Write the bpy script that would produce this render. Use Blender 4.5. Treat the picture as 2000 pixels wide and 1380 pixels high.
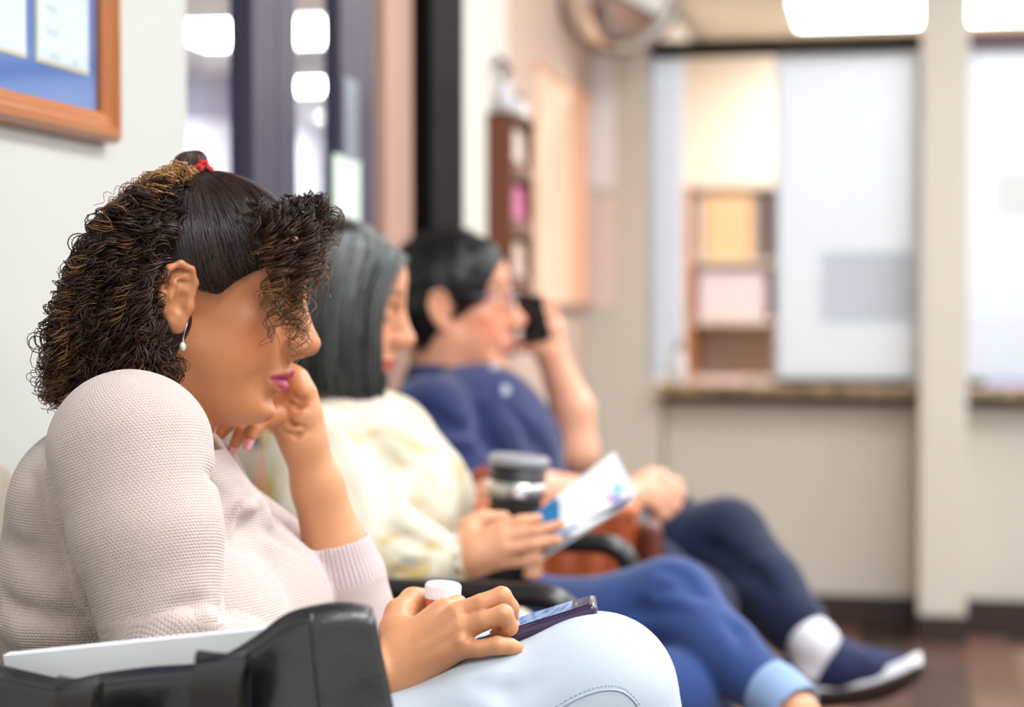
import bpy, bmesh, math, random
import numpy as np
from mathutils import Vector, Matrix

for o in list(bpy.data.objects):
    bpy.data.objects.remove(o)
SC = bpy.context.scene
COL = SC.collection

# ------------------------------------------------------------------ camera
F = 3600.0                      # focal length in pixels of a 2000 px wide frame
YAW = math.radians(11.5)
PITCH = math.atan(100.0 / F)
CAM = np.array([0.98, 0.0, 1.05])
fwd0 = np.array([-math.sin(YAW), math.cos(YAW), 0.0])
RIGHT = np.array([math.cos(YAW), math.sin(YAW), 0.0])
FWD = fwd0 * math.cos(PITCH) + np.array([0, 0, -math.sin(PITCH)])
UP = np.cross(RIGHT, FWD)
cam_data = bpy.data.cameras.new('camera')
cam = bpy.data.objects.new('camera', cam_data)
COL.objects.link(cam)
cam_data.sensor_width = 36.0
cam_data.lens = 36.0 * F / 2000.0
cam_data.clip_start = 0.05
m = Matrix(((RIGHT[0], UP[0], -FWD[0], CAM[0]), (RIGHT[1], UP[1], -FWD[1], CAM[1]),
            (RIGHT[2], UP[2], -FWD[2], CAM[2]), (0, 0, 0, 1)))
cam.matrix_world = m
cam_data.dof.use_dof = True
cam_data.dof.focus_distance = 1.66
cam_data.dof.aperture_fstop = 2.8
SC.camera = cam

# ------------------------------------------------------------------ world + exposure
W = bpy.data.worlds.new('world')
SC.world = W
W.use_nodes = True
bg = W.node_tree.nodes['Background']
bg.inputs[0].default_value = (1.0, 0.98, 0.96, 1)
bg.inputs[1].default_value = 0.5
SC.view_settings.view_transform = 'Standard'
SC.view_settings.look = 'None'
SC.view_settings.gamma = 1.0
SC.view_settings.use_curve_mapping = False
SC.view_settings.exposure = 0.93


def ray(px, py):
    d = FWD + RIGHT * ((px - 1000.0) / F) + UP * ((690.0 - py) / F)
    return d


def at(px, py, Y):
    """world point seen at a pixel, at distance Y along the row of chairs"""
    d = ray(px, py)
    return CAM + d * ((Y - CAM[1]) / d[1])


def atX(px, py, X):
    d = ray(px, py)
    return CAM + d * ((X - CAM[0]) / d[0])


def atZ(px, py, Z):
    d = ray(px, py)
    return CAM + d * ((Z - CAM[2]) / d[2])


# ------------------------------------------------------------------ materials
def lin(c):
    out = []
    for v in c[:3]:
        v = v / 255.0
        out.append(v / 12.92 if v <= 0.04045 else ((v + 0.055) / 1.055) ** 2.4)
    return (out[0], out[1], out[2], 1.0)


class NT:
    def __init__(self, name):
        self.m = bpy.data.materials.new(name)
        self.m.use_nodes = True
        self.t = self.m.node_tree
        self.b = self.t.nodes['Principled BSDF']

    def n(self, kind, **kw):
        nd = self.t.nodes.new(kind)
        for k, v in kw.items():
            if k.startswith('i_'):
                key = k[2:]
                key = int(key) if key.isdigit() else key.replace('_', ' ')
                nd.inputs[key].default_value = v
            else:
                setattr(nd, k, v)
        return nd

    def l(self, a, b):
        self.t.links.new(a, b)

    def set(self, **kw):
        for k, v in kw.items():
            self.b.inputs[k.replace('_', ' ')].default_value = v


def mat(name, rgb, rough=0.6, metal=0.0, spec=0.5, noise=0.0, nscale=40.0, bump=0.0, bscale=200.0,
        sheen=0.0, coat=0.0, sss=0.0, stretch=None):
    """procedural principled material: base colour broken up by noise, optional fine relief"""
    t = NT(name)
    c = lin(rgb)
    t.set(Roughness=rough, Metallic=metal, Specular_IOR_Level=spec)
    t.b.inputs['Base Color'].default_value = c
    if sheen:
        t.b.inputs['Sheen Weight'].default_value = sheen
    if coat:
        t.b.inputs['Coat Weight'].default_value = coat
        t.b.inputs['Coat Roughness'].default_value = 0.1
    tc = t.n('ShaderNodeTexCoord')
    src = tc.outputs['Object']
    if stretch:
        mp = t.n('ShaderNodeMapping')
        mp.inputs['Scale'].default_value = stretch
        t.l(src, mp.inputs[0])
        src = mp.outputs[0]
    if noise:
        nz = t.n('ShaderNodeTexNoise', i_Scale=nscale, i_Detail=4.0)
        t.l(src, nz.inputs['Vector'])
        mx = t.n('ShaderNodeMix', data_type='RGBA')
        mx.inputs[6].default_value = tuple(v * (1 - noise) for v in c[:3]) + (1,)
        mx.inputs[7].default_value = tuple(min(1, v * (1 + noise)) for v in c[:3]) + (1,)
        t.l(nz.outputs['Fac'], mx.inputs[0])
        t.l(mx.outputs[2], t.b.inputs['Base Color'])
    if bump:
        nb = t.n('ShaderNodeTexNoise', i_Scale=bscale, i_Detail=3.0)
        t.l(src, nb.inputs['Vector'])
        bp = t.n('ShaderNodeBump', i_Strength=bump, i_Distance=0.002)
        t.l(nb.outputs['Fac'], bp.inputs['Height'])
        t.l(bp.outputs[0], t.b.inputs['Normal'])
    return t.m


def emis(name, rgb, strength):
    t = NT(name)
    t.b.inputs['Base Color'].default_value = lin(rgb)
    t.b.inputs['Emission Color'].default_value = lin(rgb)
    t.b.inputs['Emission Strength'].default_value = strength
    return t.m


def glass(name, rgb=(250, 252, 255), rough=0.0, thin=0.1):
    """architectural pane: clear, with a mirror reflection at grazing angles"""
    t = NT(name)
    out = t.t.nodes['Material Output']
    tr = t.n('ShaderNodeBsdfTransparent')
    tr.inputs[0].default_value = lin(rgb)
    gl = t.n('ShaderNodeBsdfGlossy', i_Roughness=rough)
    ge = t.n('ShaderNodeNewGeometry')
    dt = t.n('ShaderNodeVectorMath', operation='DOT_PRODUCT')
    t.l(ge.outputs['Normal'], dt.inputs[0])
    t.l(ge.outputs['Incoming'], dt.inputs[1])
    ab = t.n('ShaderNodeMath', operation='ABSOLUTE')
    t.l(dt.outputs['Value'], ab.inputs[0])
    iv = t.n('ShaderNodeMath', operation='SUBTRACT', i_0=1.0)
    t.l(ab.outputs[0], iv.inputs[1])
    pw = t.n('ShaderNodeMath', operation='POWER', i_1=5.0)
    t.l(iv.outputs[0], pw.inputs[0])
    fr = t.n('ShaderNodeMath', operation='MULTIPLY_ADD', i_1=0.9, i_2=0.04)
    t.l(pw.outputs[0], fr.inputs[0])
    mx = t.n('ShaderNodeMixShader')
    t.l(fr.outputs[0], mx.inputs[0])
    t.l(tr.outputs[0], mx.inputs[1])
    t.l(gl.outputs[0], mx.inputs[2])
    t.l(mx.outputs[0], out.inputs['Surface'])
    return t.m


# ------------------------------------------------------------------ mesh helpers
def link(o, parent=None):
    COL.objects.link(o)
    if parent is not None:
        o.parent = parent
    return o


def mesh_obj(name, verts, faces, material, parent=None, smooth=False):
    me = bpy.data.meshes.new(name)
    verts = np.asarray(verts, dtype=np.float32).reshape(-1, 3)
    if isinstance(faces, np.ndarray) and faces.ndim == 2:
        n, k = faces.shape
        me.vertices.add(len(verts))
        me.vertices.foreach_set('co', verts.ravel())
        me.loops.add(n * k)
        me.loops.foreach_set('vertex_index', faces.astype(np.int32).ravel())
        me.polygons.add(n)
        me.polygons.foreach_set('loop_start', np.arange(0, n * k, k, dtype=np.int32))
        me.update(calc_edges=True)
        me.validate()
    else:
        me.from_pydata(verts.tolist(), [], [list(f) for f in faces])
        me.update()
    if smooth:
        me.polygons.foreach_set('use_smooth', [True] * len(me.polygons))
    mats = material if isinstance(material, (list, tuple)) else [material]
    for mm in mats:
        me.materials.append(mm)
    return link(bpy.data.objects.new(name, me), parent)


def bm_obj(name, bm, material, parent=None, smooth=False):
    me = bpy.data.meshes.new(name)
    bmesh.ops.recalc_face_normals(bm, faces=bm.faces)
    bm.to_mesh(me)
    bm.free()
    if smooth:
        me.polygons.foreach_set('use_smooth', [True] * len(me.polygons))
    mats = material if isinstance(material, (list, tuple)) else [material]
    for mm in mats:
        me.materials.append(mm)
    return link(bpy.data.objects.new(name, me), parent)


def bx(bm, x0, x1, y0, y1, z0, z1, bevel=0.0, seg=2, M=None):
    vs = [bm.verts.new((x, y, z)) for x in (x0, x1) for y in (y0, y1) for z in (z0, z1)]
    idx = [(0, 1, 3, 2), (4, 6, 7, 5), (0, 4, 5, 1), (2, 3, 7, 6), (0, 2, 6, 4), (1, 5, 7, 3)]
    fs = [bm.faces.new([vs[i] for i in f]) for f in idx]
    geom = vs
    if bevel > 0:
        es = list({e for f in fs for e in f.edges})
        r = bmesh.ops.bevel(bm, geom=es + vs, offset=bevel, segments=seg, affect='EDGES', profile=0.5)
        geom = list({v for f in r['faces'] for v in f.verts} | {v for v in vs if v.is_valid})
    if M is not None:
        bmesh.ops.transform(bm, matrix=M, verts=[v for v in geom if v.is_valid])
    return geom


def box(name, material, x0, x1, y0, y1, z0, z1, parent=None, bevel=0.0, seg=2):
    bm = bmesh.new()
    bx(bm, x0, x1, y0, y1, z0, z1, bevel, seg)
    return bm_obj(name, bm, material, parent, smooth=False)


def tag(o, label, cat, group=None):
    o['label'] = label
    o['category'] = cat
    if group:
        o['group'] = group
    return o


def struct(o, label=None):
    o['kind'] = 'structure'
    if label:
        o['label'] = label
    return o


def empty(name, loc=(0, 0, 0), rz=0.0):
    o = bpy.data.objects.new(name, None)
    o.empty_display_size = 0.05
    COL.objects.link(o)
    o.location = loc
    o.rotation_euler = (0, 0, rz)
    return o


def tube_arrays(paths, radii, sides=6, cap=True):
    """many tubes in one go; paths list of (n,3), radii list of (n,)"""
    V, Q, base = [], [], 0
    for P, R in zip(paths, radii):
        P = np.asarray(P, float)
        n = len(P)
        R = np.full(n, R) if np.isscalar(R) else np.asarray(R, float)
        T = np.gradient(P, axis=0)
        T /= np.linalg.norm(T, axis=1)[:, None] + 1e-12
        ref = np.array([0.0, 0.0, 1.0]) if abs(T[0][2]) < 0.9 else np.array([1.0, 0, 0])
        N = np.zeros_like(P)
        nrm = np.cross(T[0], ref)
        nrm /= np.linalg.norm(nrm) + 1e-12
        for i in range(n):
            nrm = nrm - T[i] * np.dot(nrm, T[i])
            nrm /= np.linalg.norm(nrm) + 1e-12
            N[i] = nrm
        B = np.cross(T, N)
        a = np.arange(sides) * 2 * math.pi / sides
        ring = P[:, None, :] + R[:, None, None] * (np.cos(a)[None, :, None] * N[:, None, :] + np.sin(a)[None, :, None] * B[:, None, :])
        V.append(ring.reshape(-1, 3))
        i = np.arange(n - 1)[:, None] * sides
        j = np.arange(sides)[None, :]
        j2 = (j + 1) % sides
        Q.append(np.stack([i + j, i + j2, i + sides + j2, i + sides + j], -1).reshape(-1, 4) + base)
        base += n * sides
        if cap:
            e = base - n * sides
            V.append(np.array([P[0], P[-1]]))
            c0, c1 = base, base + 1
            base += 2
            k = np.arange(sides)
            k2 = (k + 1) % sides
            l = (n - 1) * sides
            Q.append(np.stack([e + k2, e + k, np.full(sides, c0), np.full(sides, c0)], -1))
            Q.append(np.stack([e + l + k, e + l + k2, np.full(sides, c1), np.full(sides, c1)], -1))
    return np.concatenate(V), np.concatenate(Q)


def quads_to_faces(q):
    return [[a for k, a in enumerate(f) if a not in f[:k]] for f in q.tolist()]


def tube(name, path, r, material, parent=None, sides=10):
    v, q = tube_arrays([path], [r], sides)
    return mesh_obj(name, v, quads_to_faces(q), material, parent, smooth=True)


def lathe(name, prof, material, parent=None, seg=32, M=None, smooth=True):
    prof = np.asarray(prof, float)
    n = len(prof)
    a = np.arange(seg) * 2 * math.pi / seg
    V = np.stack([prof[:, 0][:, None] * np.cos(a), prof[:, 0][:, None] * np.sin(a), np.repeat(prof[:, 1][:, None], seg, 1)], -1).reshape(-1, 3)
    if M is not None:
        M = np.asarray(M)
        V = V @ M[:3, :3].T + M[:3, 3]
    fs = []
    for i in range(n - 1):
        for j in range(seg):
            j2 = (j + 1) % seg
            fs.append((i * seg + j, i * seg + j2, (i + 1) * seg + j2, (i + 1) * seg + j))
    fs.append(tuple(range(seg - 1, -1, -1)))
    fs.append(tuple(range((n - 1) * seg, n * seg)))
    o = mesh_obj(name, V, fs, material, parent, smooth=smooth)
    return o


def catmull(pts, n):
    pts = np.asarray(pts, float)
    m_ = len(pts)
    t = np.linspace(0, m_ - 1, n)
    i = np.clip(t.astype(int), 0, m_ - 2)
    f = (t - i)[:, None]
    p0 = pts[np.clip(i - 1, 0, m_ - 1)]
    p1, p2 = pts[i], pts[i + 1]
    p3 = pts[np.clip(i + 2, 0, m_ - 1)]
    return 0.5 * (2 * p1 + (p2 - p0) * f + (2 * p0 - 5 * p1 + 4 * p2 - p3) * f ** 2 + (3 * p1 - p0 - 3 * p2 + p3) * f ** 3)


# ------------------------------------------------------------------ implicit-surface modeller
class SDF:
    """smooth union of round cones and ellipsoids, meshed with surface nets in blocks"""

    def __init__(self):
        self.p = []
        self.R, self.t, self.s = np.eye(3), np.zeros(3), 1.0
        self.disp = None

    def frame(self, R=None, t=None, s=1.0):
        self.R = np.eye(3) if R is None else np.asarray(R, float)
        self.t = np.zeros(3) if t is None else np.asarray(t, float)
        self.s = s
        return self

    def w(self, p):
        return self.R @ (np.asarray(p, float) * self.s) + self.t

    def cone(self, a, b, ra, rb, k=0.01, sub=False):
        a, b = self.w(a), self.w(b)
        ra, rb = ra * self.s, rb * self.s
        k *= self.s
        r = max(ra, rb) + k
        self.p.append(('c', a, b, ra, rb, k, sub, np.minimum(a, b) - r, np.maximum(a, b) + r))
        return self

    def chain(self, pts, rad, k=0.01, sub=False):
        for i in range(len(pts) - 1):
            self.cone(pts[i], pts[i + 1], rad[i], rad[i + 1], k, sub)
        return self

    def ell(self, c, r, k=0.01, sub=False, rot=None):
        c = self.w(c)
        Rm = self.R if rot is None else self.R @ np.asarray(rot)
        r = np.asarray(r, float) * self.s
        k *= self.s
        e = np.sqrt(((Rm * r[None, :]) ** 2).sum(1)) + k
        self.p.append(('e', c, Rm, r, None, k, sub, c - e, c + e))
        return self

    def ev(self, P, sel):
        D = np.full(len(P), 0.06)
        for i in sel:
            q = self.p[i]
            lo, hi = q[7], q[8]
            mk = np.all((P >= lo - 0.012) & (P <= hi + 0.012), axis=1)
            if not mk.any():
                continue
            X = P[mk]
            if q[0] == 'c':
                a, b, ra, rb = q[1], q[2], q[3], q[4]
                ba = b - a
                L2 = ba @ ba
                h = np.clip((X - a) @ ba / max(L2, 1e-12), 0, 1)
                d = np.linalg.norm(X - a - h[:, None] * ba, axis=1) - (ra + (rb - ra) * h)
            else:
                c, Rm, r = q[1], q[2], q[3]
                L = (X - c) @ Rm
                k0 = np.linalg.norm(L / r, axis=1)
                k1 = np.linalg.norm(L / (r * r), axis=1) + 1e-9
                d = k0 * (k0 - 1.0) / k1
                d = np.where(k0 < 0.2, -r.min() * 0.8, d)
            k = q[5]
            A = D[mk]
            if q[6]:
                h = np.maximum(k - np.abs(A + d), 0) / k
                D[mk] = np.maximum(A, -d) + h * h * k * 0.25
            else:
                h = np.maximum(k - np.abs(A - d), 0) / k
                D[mk] = np.minimum(A, d) - h * h * k * 0.25
        if self.disp is not None:
            near = np.abs(D) < 0.03
            if near.any():
                D[near] += self.disp(P[near])
        return D

    def mesh(self, res, B=40, clip=None):
        lo = np.min([q[7] for q in self.p if not q[6]], axis=0) - 3 * res
        hi = np.max([q[8] for q in self.p if not q[6]], axis=0) + 3 * res
        if clip is not None:
            lo, hi = np.maximum(lo, clip[0]), np.minimum(hi, clip[1])
        N = np.ceil((hi - lo) / res).astype(int) + 1
        ids, pos, quads = [], [], []
        st = np.array([N[1] * N[2], N[2], 1], dtype=np.int64)
        plo = np.array([q[7] for q in self.p]) - 0.014
        phi = np.array([q[8] for q in self.p]) + 0.014
        for i0 in range(0, N[0], B):
            for j0 in range(0, N[1], B):
                for k0 in range(0, N[2], B):
                    n = np.minimum([B, B, B], N - np.array([i0, j0, k0]))
                    if np.any(n < 1):
                        continue
                    b0 = lo + np.array([i0, j0, k0]) * res
                    b1 = b0 + n * res
                    sel = np.where(np.all((plo <= b1) & (phi >= b0), axis=1))[0]
                    if not any(not self.p[i][6] for i in sel):
                        continue
                    gx = b0[0] + np.arange(n[0] + 1) * res
                    gy = b0[1] + np.arange(n[1] + 1) * res
                    gz = b0[2] + np.arange(n[2] + 1) * res
                    G = np.stack(np.meshgrid(gx, gy, gz, indexing='ij'), -1)
                    D = self.ev(G.reshape(-1, 3), sel).reshape(G.shape[:3])
                    S = D < 0
                    if not S.any() or S.all():
                        continue
                    c = np.zeros(tuple(n), dtype=int)
                    for dx in (0, 1):
                        for dy in (0, 1):
                            for dz in (0, 1):
                                c += S[dx:dx + n[0], dy:dy + n[1], dz:dz + n[2]]
                    act = np.argwhere((c > 0) & (c < 8))
                    if len(act) == 0:
                        continue
                    acc = np.zeros((len(act), 3))
                    cnt = np.zeros(len(act))
                    for ax in range(3):
                        o1, o2 = [a for a in range(3) if a != ax]
                        for u in (0, 1):
                            for v in (0, 1):
                                s0 = act.copy()
                                s0[:, o1] += u
                                s0[:, o2] += v
                                s1 = s0.copy()
                                s1[:, ax] += 1
                                d0 = D[s0[:, 0], s0[:, 1], s0[:, 2]]
                                d1 = D[s1[:, 0], s1[:, 1], s1[:, 2]]
                                cr = (d0 < 0) != (d1 < 0)
                                tt = np.where(cr, d0 / np.where(cr, d0 - d1, 1), 0)
                                pp = s0.astype(float)
                                pp[:, ax] += tt
                                acc[cr] += pp[cr]
                                cnt[cr] += 1
                    pos.append(b0 + acc / cnt[:, None] * res)
                    gact = act + np.array([i0, j0, k0])
                    ids.append(gact @ st)
                    for ax in range(3):
                        o1, o2 = [(1, 2), (2, 0), (0, 1)][ax]
                        sl0 = [slice(0, n[0]), slice(0, n[1]), slice(0, n[2])]
                        sl1 = list(sl0)
                        sl1[ax] = slice(1, n[ax] + 1)
                        A0, A1 = S[tuple(sl0)], S[tuple(sl1)]
                        e = np.argwhere(A0 != A1)
                        if len(e) == 0:
                            continue
                        flip = A0[e[:, 0], e[:, 1], e[:, 2]]
                        g = (e + np.array([i0, j0, k0])).astype(np.int64)
                        ok = (g[:, o1] > 0) & (g[:, o2] > 0)
                        g, flip = g[ok], flip[ok]
                        base = g @ st
                        q = np.stack([base - st[o1] - st[o2], base - st[o2], base, base - st[o1]], -1)
                        q[~flip] = q[~flip][:, ::-1]
                        quads.append(q)
        ids = np.concatenate(ids)
        pos = np.concatenate(pos)
        quads = np.concatenate(quads)
        order = np.argsort(ids)
        ids, pos = ids[order], pos[order]
        f = np.searchsorted(ids, quads)
        f = np.clip(f, 0, len(ids) - 1)
        good = np.all(ids[f] == quads, axis=1)
        return pos, f[good].astype(np.int32)


def smooth_mesh(v, f, it=2, lam=0.5):
    """plain Laplacian relaxation of a quad mesh"""
    e = np.concatenate([f[:, [0, 1]], f[:, [1, 2]], f[:, [2, 3]], f[:, [3, 0]]])
    for _ in range(it):
        acc = np.zeros_like(v)
        cnt = np.zeros(len(v))
        np.add.at(acc, e[:, 0], v[e[:, 1]])
        np.add.at(cnt, e[:, 0], 1)
        v = v + lam * (acc / np.maximum(cnt, 1)[:, None] - v)
    return v


def set_color(o, cols, name='Col'):
    at_ = o.data.color_attributes.new(name=name, type='FLOAT_COLOR', domain='POINT')
    a = np.ones((len(o.data.vertices), 4), dtype=np.float32)
    a[:, :3] = cols
    at_.data.foreach_set('color', a.ravel())


def set_vec(o, name, vals):
    at_ = o.data.attributes.new(name=name, type='FLOAT_VECTOR', domain='POINT')
    at_.data.foreach_set('vector', np.asarray(vals, np.float32).ravel())


def Rx(a):
    c, s = math.cos(a), math.sin(a)
    return np.array([[1, 0, 0], [0, c, -s], [0, s, c]])


def Ry(a):
    c, s = math.cos(a), math.sin(a)
    return np.array([[c, 0, s], [0, 1, 0], [-s, 0, c]])


def Rz(a):
    c, s = math.cos(a), math.sin(a)
    return np.array([[c, -s, 0], [s, c, 0], [0, 0, 1]])


def M4(R, t):
    M = np.eye(4)
    M[:3, :3] = R
    M[:3, 3] = t
    return M
# ================================================================== the room
m_wall = mat('wall paint white', (190, 192, 187), 0.85, noise=0.015, nscale=6, bump=0.12, bscale=90)
m_wall_far = mat('wall paint cream', (226, 223, 212), 0.85, noise=0.02, nscale=5, bump=0.1, bscale=90)
m_wall_tan = mat('wall paint tan', (214, 188, 170), 0.85, noise=0.02, nscale=5, bump=0.1, bscale=90)
m_beige = mat('wall paint beige', (206, 201, 188), 0.85, noise=0.02, nscale=5, bump=0.1, bscale=90)
m_ceil = mat('ceiling tile', (240, 238, 232), 0.9, noise=0.03, nscale=120)
m_base = mat('vinyl baseboard', (52, 38, 34), 0.5)
m_dark = mat('dark bronze frame', (58, 53, 72), 0.5, metal=0.0, spec=0.25)
m_black = mat('black frame', (12, 9, 10), 0.7, spec=0.08)
m_jamb = mat('wood jamb', (178, 142, 124), 0.6, noise=0.1, nscale=12, stretch=(1, 1, 0.1))
m_alu = mat('satin aluminium', (205, 205, 210), 0.35, metal=0.8)
m_glass = glass('clear glass')
m_peach = mat('office paint peach', (222, 208, 192), 0.8, noise=0.03, nscale=4)
m_white = mat('white paint', (238, 238, 238), 0.7)
m_lamp = emis('fluorescent diffuser', (250, 252, 255), 11.0)
m_lamp_far = emis('fluorescent diffuser bright', (255, 254, 250), 12.5)
m_lamp_corr = emis('fluorescent diffuser corridor', (252, 252, 255), 24.0)
m_lampframe = mat('lamp frame white', (235, 235, 232), 0.5)

YB = 6.05
H = 2.6

# floor with separate planks where the photograph shows it
m_floor = mat('floor underlay', (58, 42, 36), 0.6, noise=0.1)
fl = struct(box('floor', m_floor, -3.6, 4.2, -1.5, 15.0, -0.08, -0.006), 'dark brown wood-look plank floor')
plank_mats = [mat('plank %d' % i, c, 0.42, noise=0.28, nscale=9, stretch=(1, 0.16, 1), bump=0.1)
              for i, c in enumerate([(104, 72, 58), (84, 58, 48), (120, 86, 70), (70, 50, 44), (96, 70, 62), (132, 98, 82)])]
rng = random.Random(4)
pm = []
for mt in plank_mats:
    bm = bmesh.new()
    bx(bm, 0.0015, 0.1485, 0.0015, 0.8985, -0.006, 0.0, 0.001, 1)
    me = bpy.data.meshes.new('plank')
    bm.to_mesh(me)
    bm.free()
    me.materials.append(mt)
    pm.append(me)
for i in range(0, 22):
    off = rng.uniform(0, 0.9)
    for j in range(-1, 6):
        y0 = 1.2 + j * 0.9 + off
        if y0 + 0.9 > 6.4:
            continue
        o = bpy.data.objects.new('plank', rng.choice(pm))
        o.location = (0.0 + i * 0.15, y0, 0)
        link(o, fl)

# left wall: white section, glazed section, far sections
struct(box('wall_left', m_wall, -0.12, 0.0, -1.5, 2.49, 0, H), 'white painted wall behind the seated woman')
struct(box('wall_left_far', m_wall_far, -0.12, 0.0, 4.013, 4.75, 0, H), 'cream wall section beyond the door frame')
struct(box('wall_left_corner', m_wall_tan, -0.12, 0.0, 4.75, YB + 0.2, 0, H), 'tan wall section by the corner')
struct(box('wall_left_head', m_wall, -0.12, 0.0, 2.49, 4.013, 2.3, H), 'white wall strip above the glazed door')
struct(box('ceiling', m_ceil, -0.12, 4.2, -1.5, YB + 0.2, H, H + 0.06), 'white tiled ceiling')
struct(box('baseboard_left', m_base, 0.0, 0.012, -1.5, 2.49, 0, 0.1))
struct(box('baseboard_left_far', m_base, 0.0, 0.012, 4.013, YB, 0, 0.1))

# glazed door and sidelight in the left wall
win = struct(empty('window_1', (0, 2.49, 0)), 'sidelight glazing with a dark frame')
win.location = (0, 0, 0)
box('window_frame', m_dark, -0.022, 0.016, 2.725, 2.845, 0, 2.3, win, 0.004)
box('window_head', m_dark, -0.022, 0.005, 2.49, 2.845, 2.24, 2.3, win, 0.004)
box('window_sill', m_dark, -0.022, 0.005, 2.49, 2.725, 0, 0.12, win, 0.004)
box('pane', m_glass, -0.010, -0.005, 2.49, 2.725, 0.12, 2.24, win)
dr = struct(empty('door_1'), 'dark framed glass door')
box('door_stile', m_dark, -0.022, 0.010, 2.862, 2.963, 0.02, 2.28, dr, 0.004)
box('door_stile', m_dark, -0.022, 0.010, 3.213, 3.44, 0.02, 2.28, dr, 0.004)
box('door_rail', m_dark, -0.022, 0.010, 2.963, 3.213, 0.02, 0.25, dr, 0.004)
box('door_rail', m_dark, -0.022, 0.010, 2.963, 3.213, 2.16, 2.28, dr, 0.004)
box('pane', m_glass, -0.010, -0.005, 2.963, 3.213, 0.25, 2.16, dr)
box('lock_plate', mat('grey blue plate', (112, 120, 134), 0.4), 0.010, 0.014, 3.225, 3.315, 1.31, 1.46, dr, 0.002)
tag(box('door_notice', mat('pale green sheet', (214, 232, 214), 0.8), 0.0105, 0.0125, 3.165, 3.33, 1.0, 1.315, None, 0.0008, 1), 'pale green notice sheet on the dark glass door', 'notice')
struct(box('trim_1', m_jamb, -0.10, 0.018, 3.49, 3.70, 0, 2.3, None, 0.003), 'pinkish brown door jamb')
struct(box('trim_2', m_black, -0.10, 0.055, 3.715, 4.013, 0, H, None, 0.004), 'tall near-black post beside the cream wall')

# corridor beyond the glass
m_corr = mat('corridor paint', (226, 224, 232), 0.85, noise=0.02, nscale=5)
struct(box('wall_corridor', m_corr, -3.7, -3.6, 0.5, 15, 0, 2.5), 'pale corridor wall beyond the glass')
struct(box('wall_corridor_end', m_corr, -3.7, -0.12, 15, 15.1, 0, 2.5), 'pale end wall of the corridor')
struct(box('ceiling_corridor', m_ceil, -3.7, -0.12, 0.5, 15.1, 2.48, 2.54))
struct(box('trim_3', mat('corridor beam', (150, 146, 170), 0.7), -3.6, -2.78, 10.9, 11.15, 2.2, 2.48), 'grey violet header beam across the corridor')


def troffer(x0, x1, y0, y1, z, label, material, grp, fz=0.02):
    t = empty('ceiling_light', ((x0 + x1) / 2, (y0 + y1) / 2, z))
    hx, hy = (x1 - x0) / 2, (y1 - y0) / 2
    bm = bmesh.new()
    w = 0.03
    bx(bm, -hx, hx, -hy, -hy + w, -fz, 0)
    bx(bm, -hx, hx, hy - w, hy, -fz, 0)
    bx(bm, -hx, -hx + w, -hy + w, hy - w, -fz, 0)
    bx(bm, hx - w, hx, -hy + w, hy - w, -fz, 0)
    bm_obj('lamp_frame', bm, m_lampframe, t)
    box('diffuser', material, -hx + w, hx - w, -hy + w, hy - w, -0.012, -0.004, t)
    tag(t, label, 'ceiling light', grp)
    return t


troffer(-2.75, -1.6, 8.85, 9.75, 2.48, 'first fluorescent ceiling panel seen through the glazed door', m_lamp_corr, 'corridor ceiling lights')
troffer(-3.0, -1.9, 11.3, 11.95, 2.48, 'second fluorescent ceiling panel seen through the glass door, below the first', m_lamp_corr, 'corridor ceiling lights')
troffer(-3.28, -2.9, 13.4, 14.2, 2.48, 'farthest and smallest corridor ceiling light seen through the glass door', m_lamp_corr, 'corridor ceiling lights')
for i, yy in enumerate((3.0, 5.2)):
    troffer(-2.4, -1.2, yy, yy + 0.6, 2.48, 'corridor ceiling light out of sight ' + ('before the sidelight' if i == 0 else 'past the glass door'), m_lamp_corr, 'hidden corridor lights')
LW = [(1.1, -0.4, 'beside the photographer'), (2.7, -0.4, 'behind the photographer, away from the wall'), (1.1, 1.5, 'over the woman with the tote bag'), (2.7, 1.5, 'over the middle of the room, near'),
      (1.1, 3.4, 'over the man in navy'), (2.7, 3.4, 'over the middle of the room, far'), (2.7, 4.8, 'in front of the right reception window')]
for x, y, lb in LW:
    troffer(x, x + 0.6, y, y + 1.2, H, 'waiting room ceiling light ' + lb, m_lamp, 'waiting room ceiling lights')

# back wall with the two reception openings
struct(box('wall_back', m_beige, -0.12, 0.205, YB - 0.02, YB + 0.15, 0, H), 'narrow beige wall left of the reception window')
struct(box('wall_back_stub', m_beige, 0.205, 0.255, YB - 0.02, YB + 0.15, 0, 0.785), 'short beige wall end under the counter')
struct(box('wall_back_lower', m_beige, 0.262, 4.2, YB + 0.02, YB + 0.12, 0, 0.75), 'beige wall under the reception counter')
struct(box('wall_back_pier', m_beige, 1.080, 1.222, 5.80, YB + 0.14, 0.085, H, None, 0.004), 'beige square pier between the reception windows')
struct(box('baseboard_pier', m_base, 1.078, 1.224, 5.795, YB + 0.02, 0, 0.085))
struct(box('baseboard_back', m_base, 0.262, 4.2, YB - 0.004, YB + 0.02, 0, 0.10))
struct(box('trim_4', m_black, 0.205, 1.080, YB - 0.01, YB + 0.1, 1.862, 1.902, None, 0.002), 'dark track over the reception window')
struct(box('trim_5', mat('plum track', (84, 56, 66), 0.5), 1.222, 2.5, YB - 0.01, YB + 0.1, 1.862, 1.902, None, 0.002), 'dark plum track over the second window')
struct(box('wall_back_right', m_beige, 2.5, 4.2, YB - 0.02, YB + 0.15, 0, H))

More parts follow.
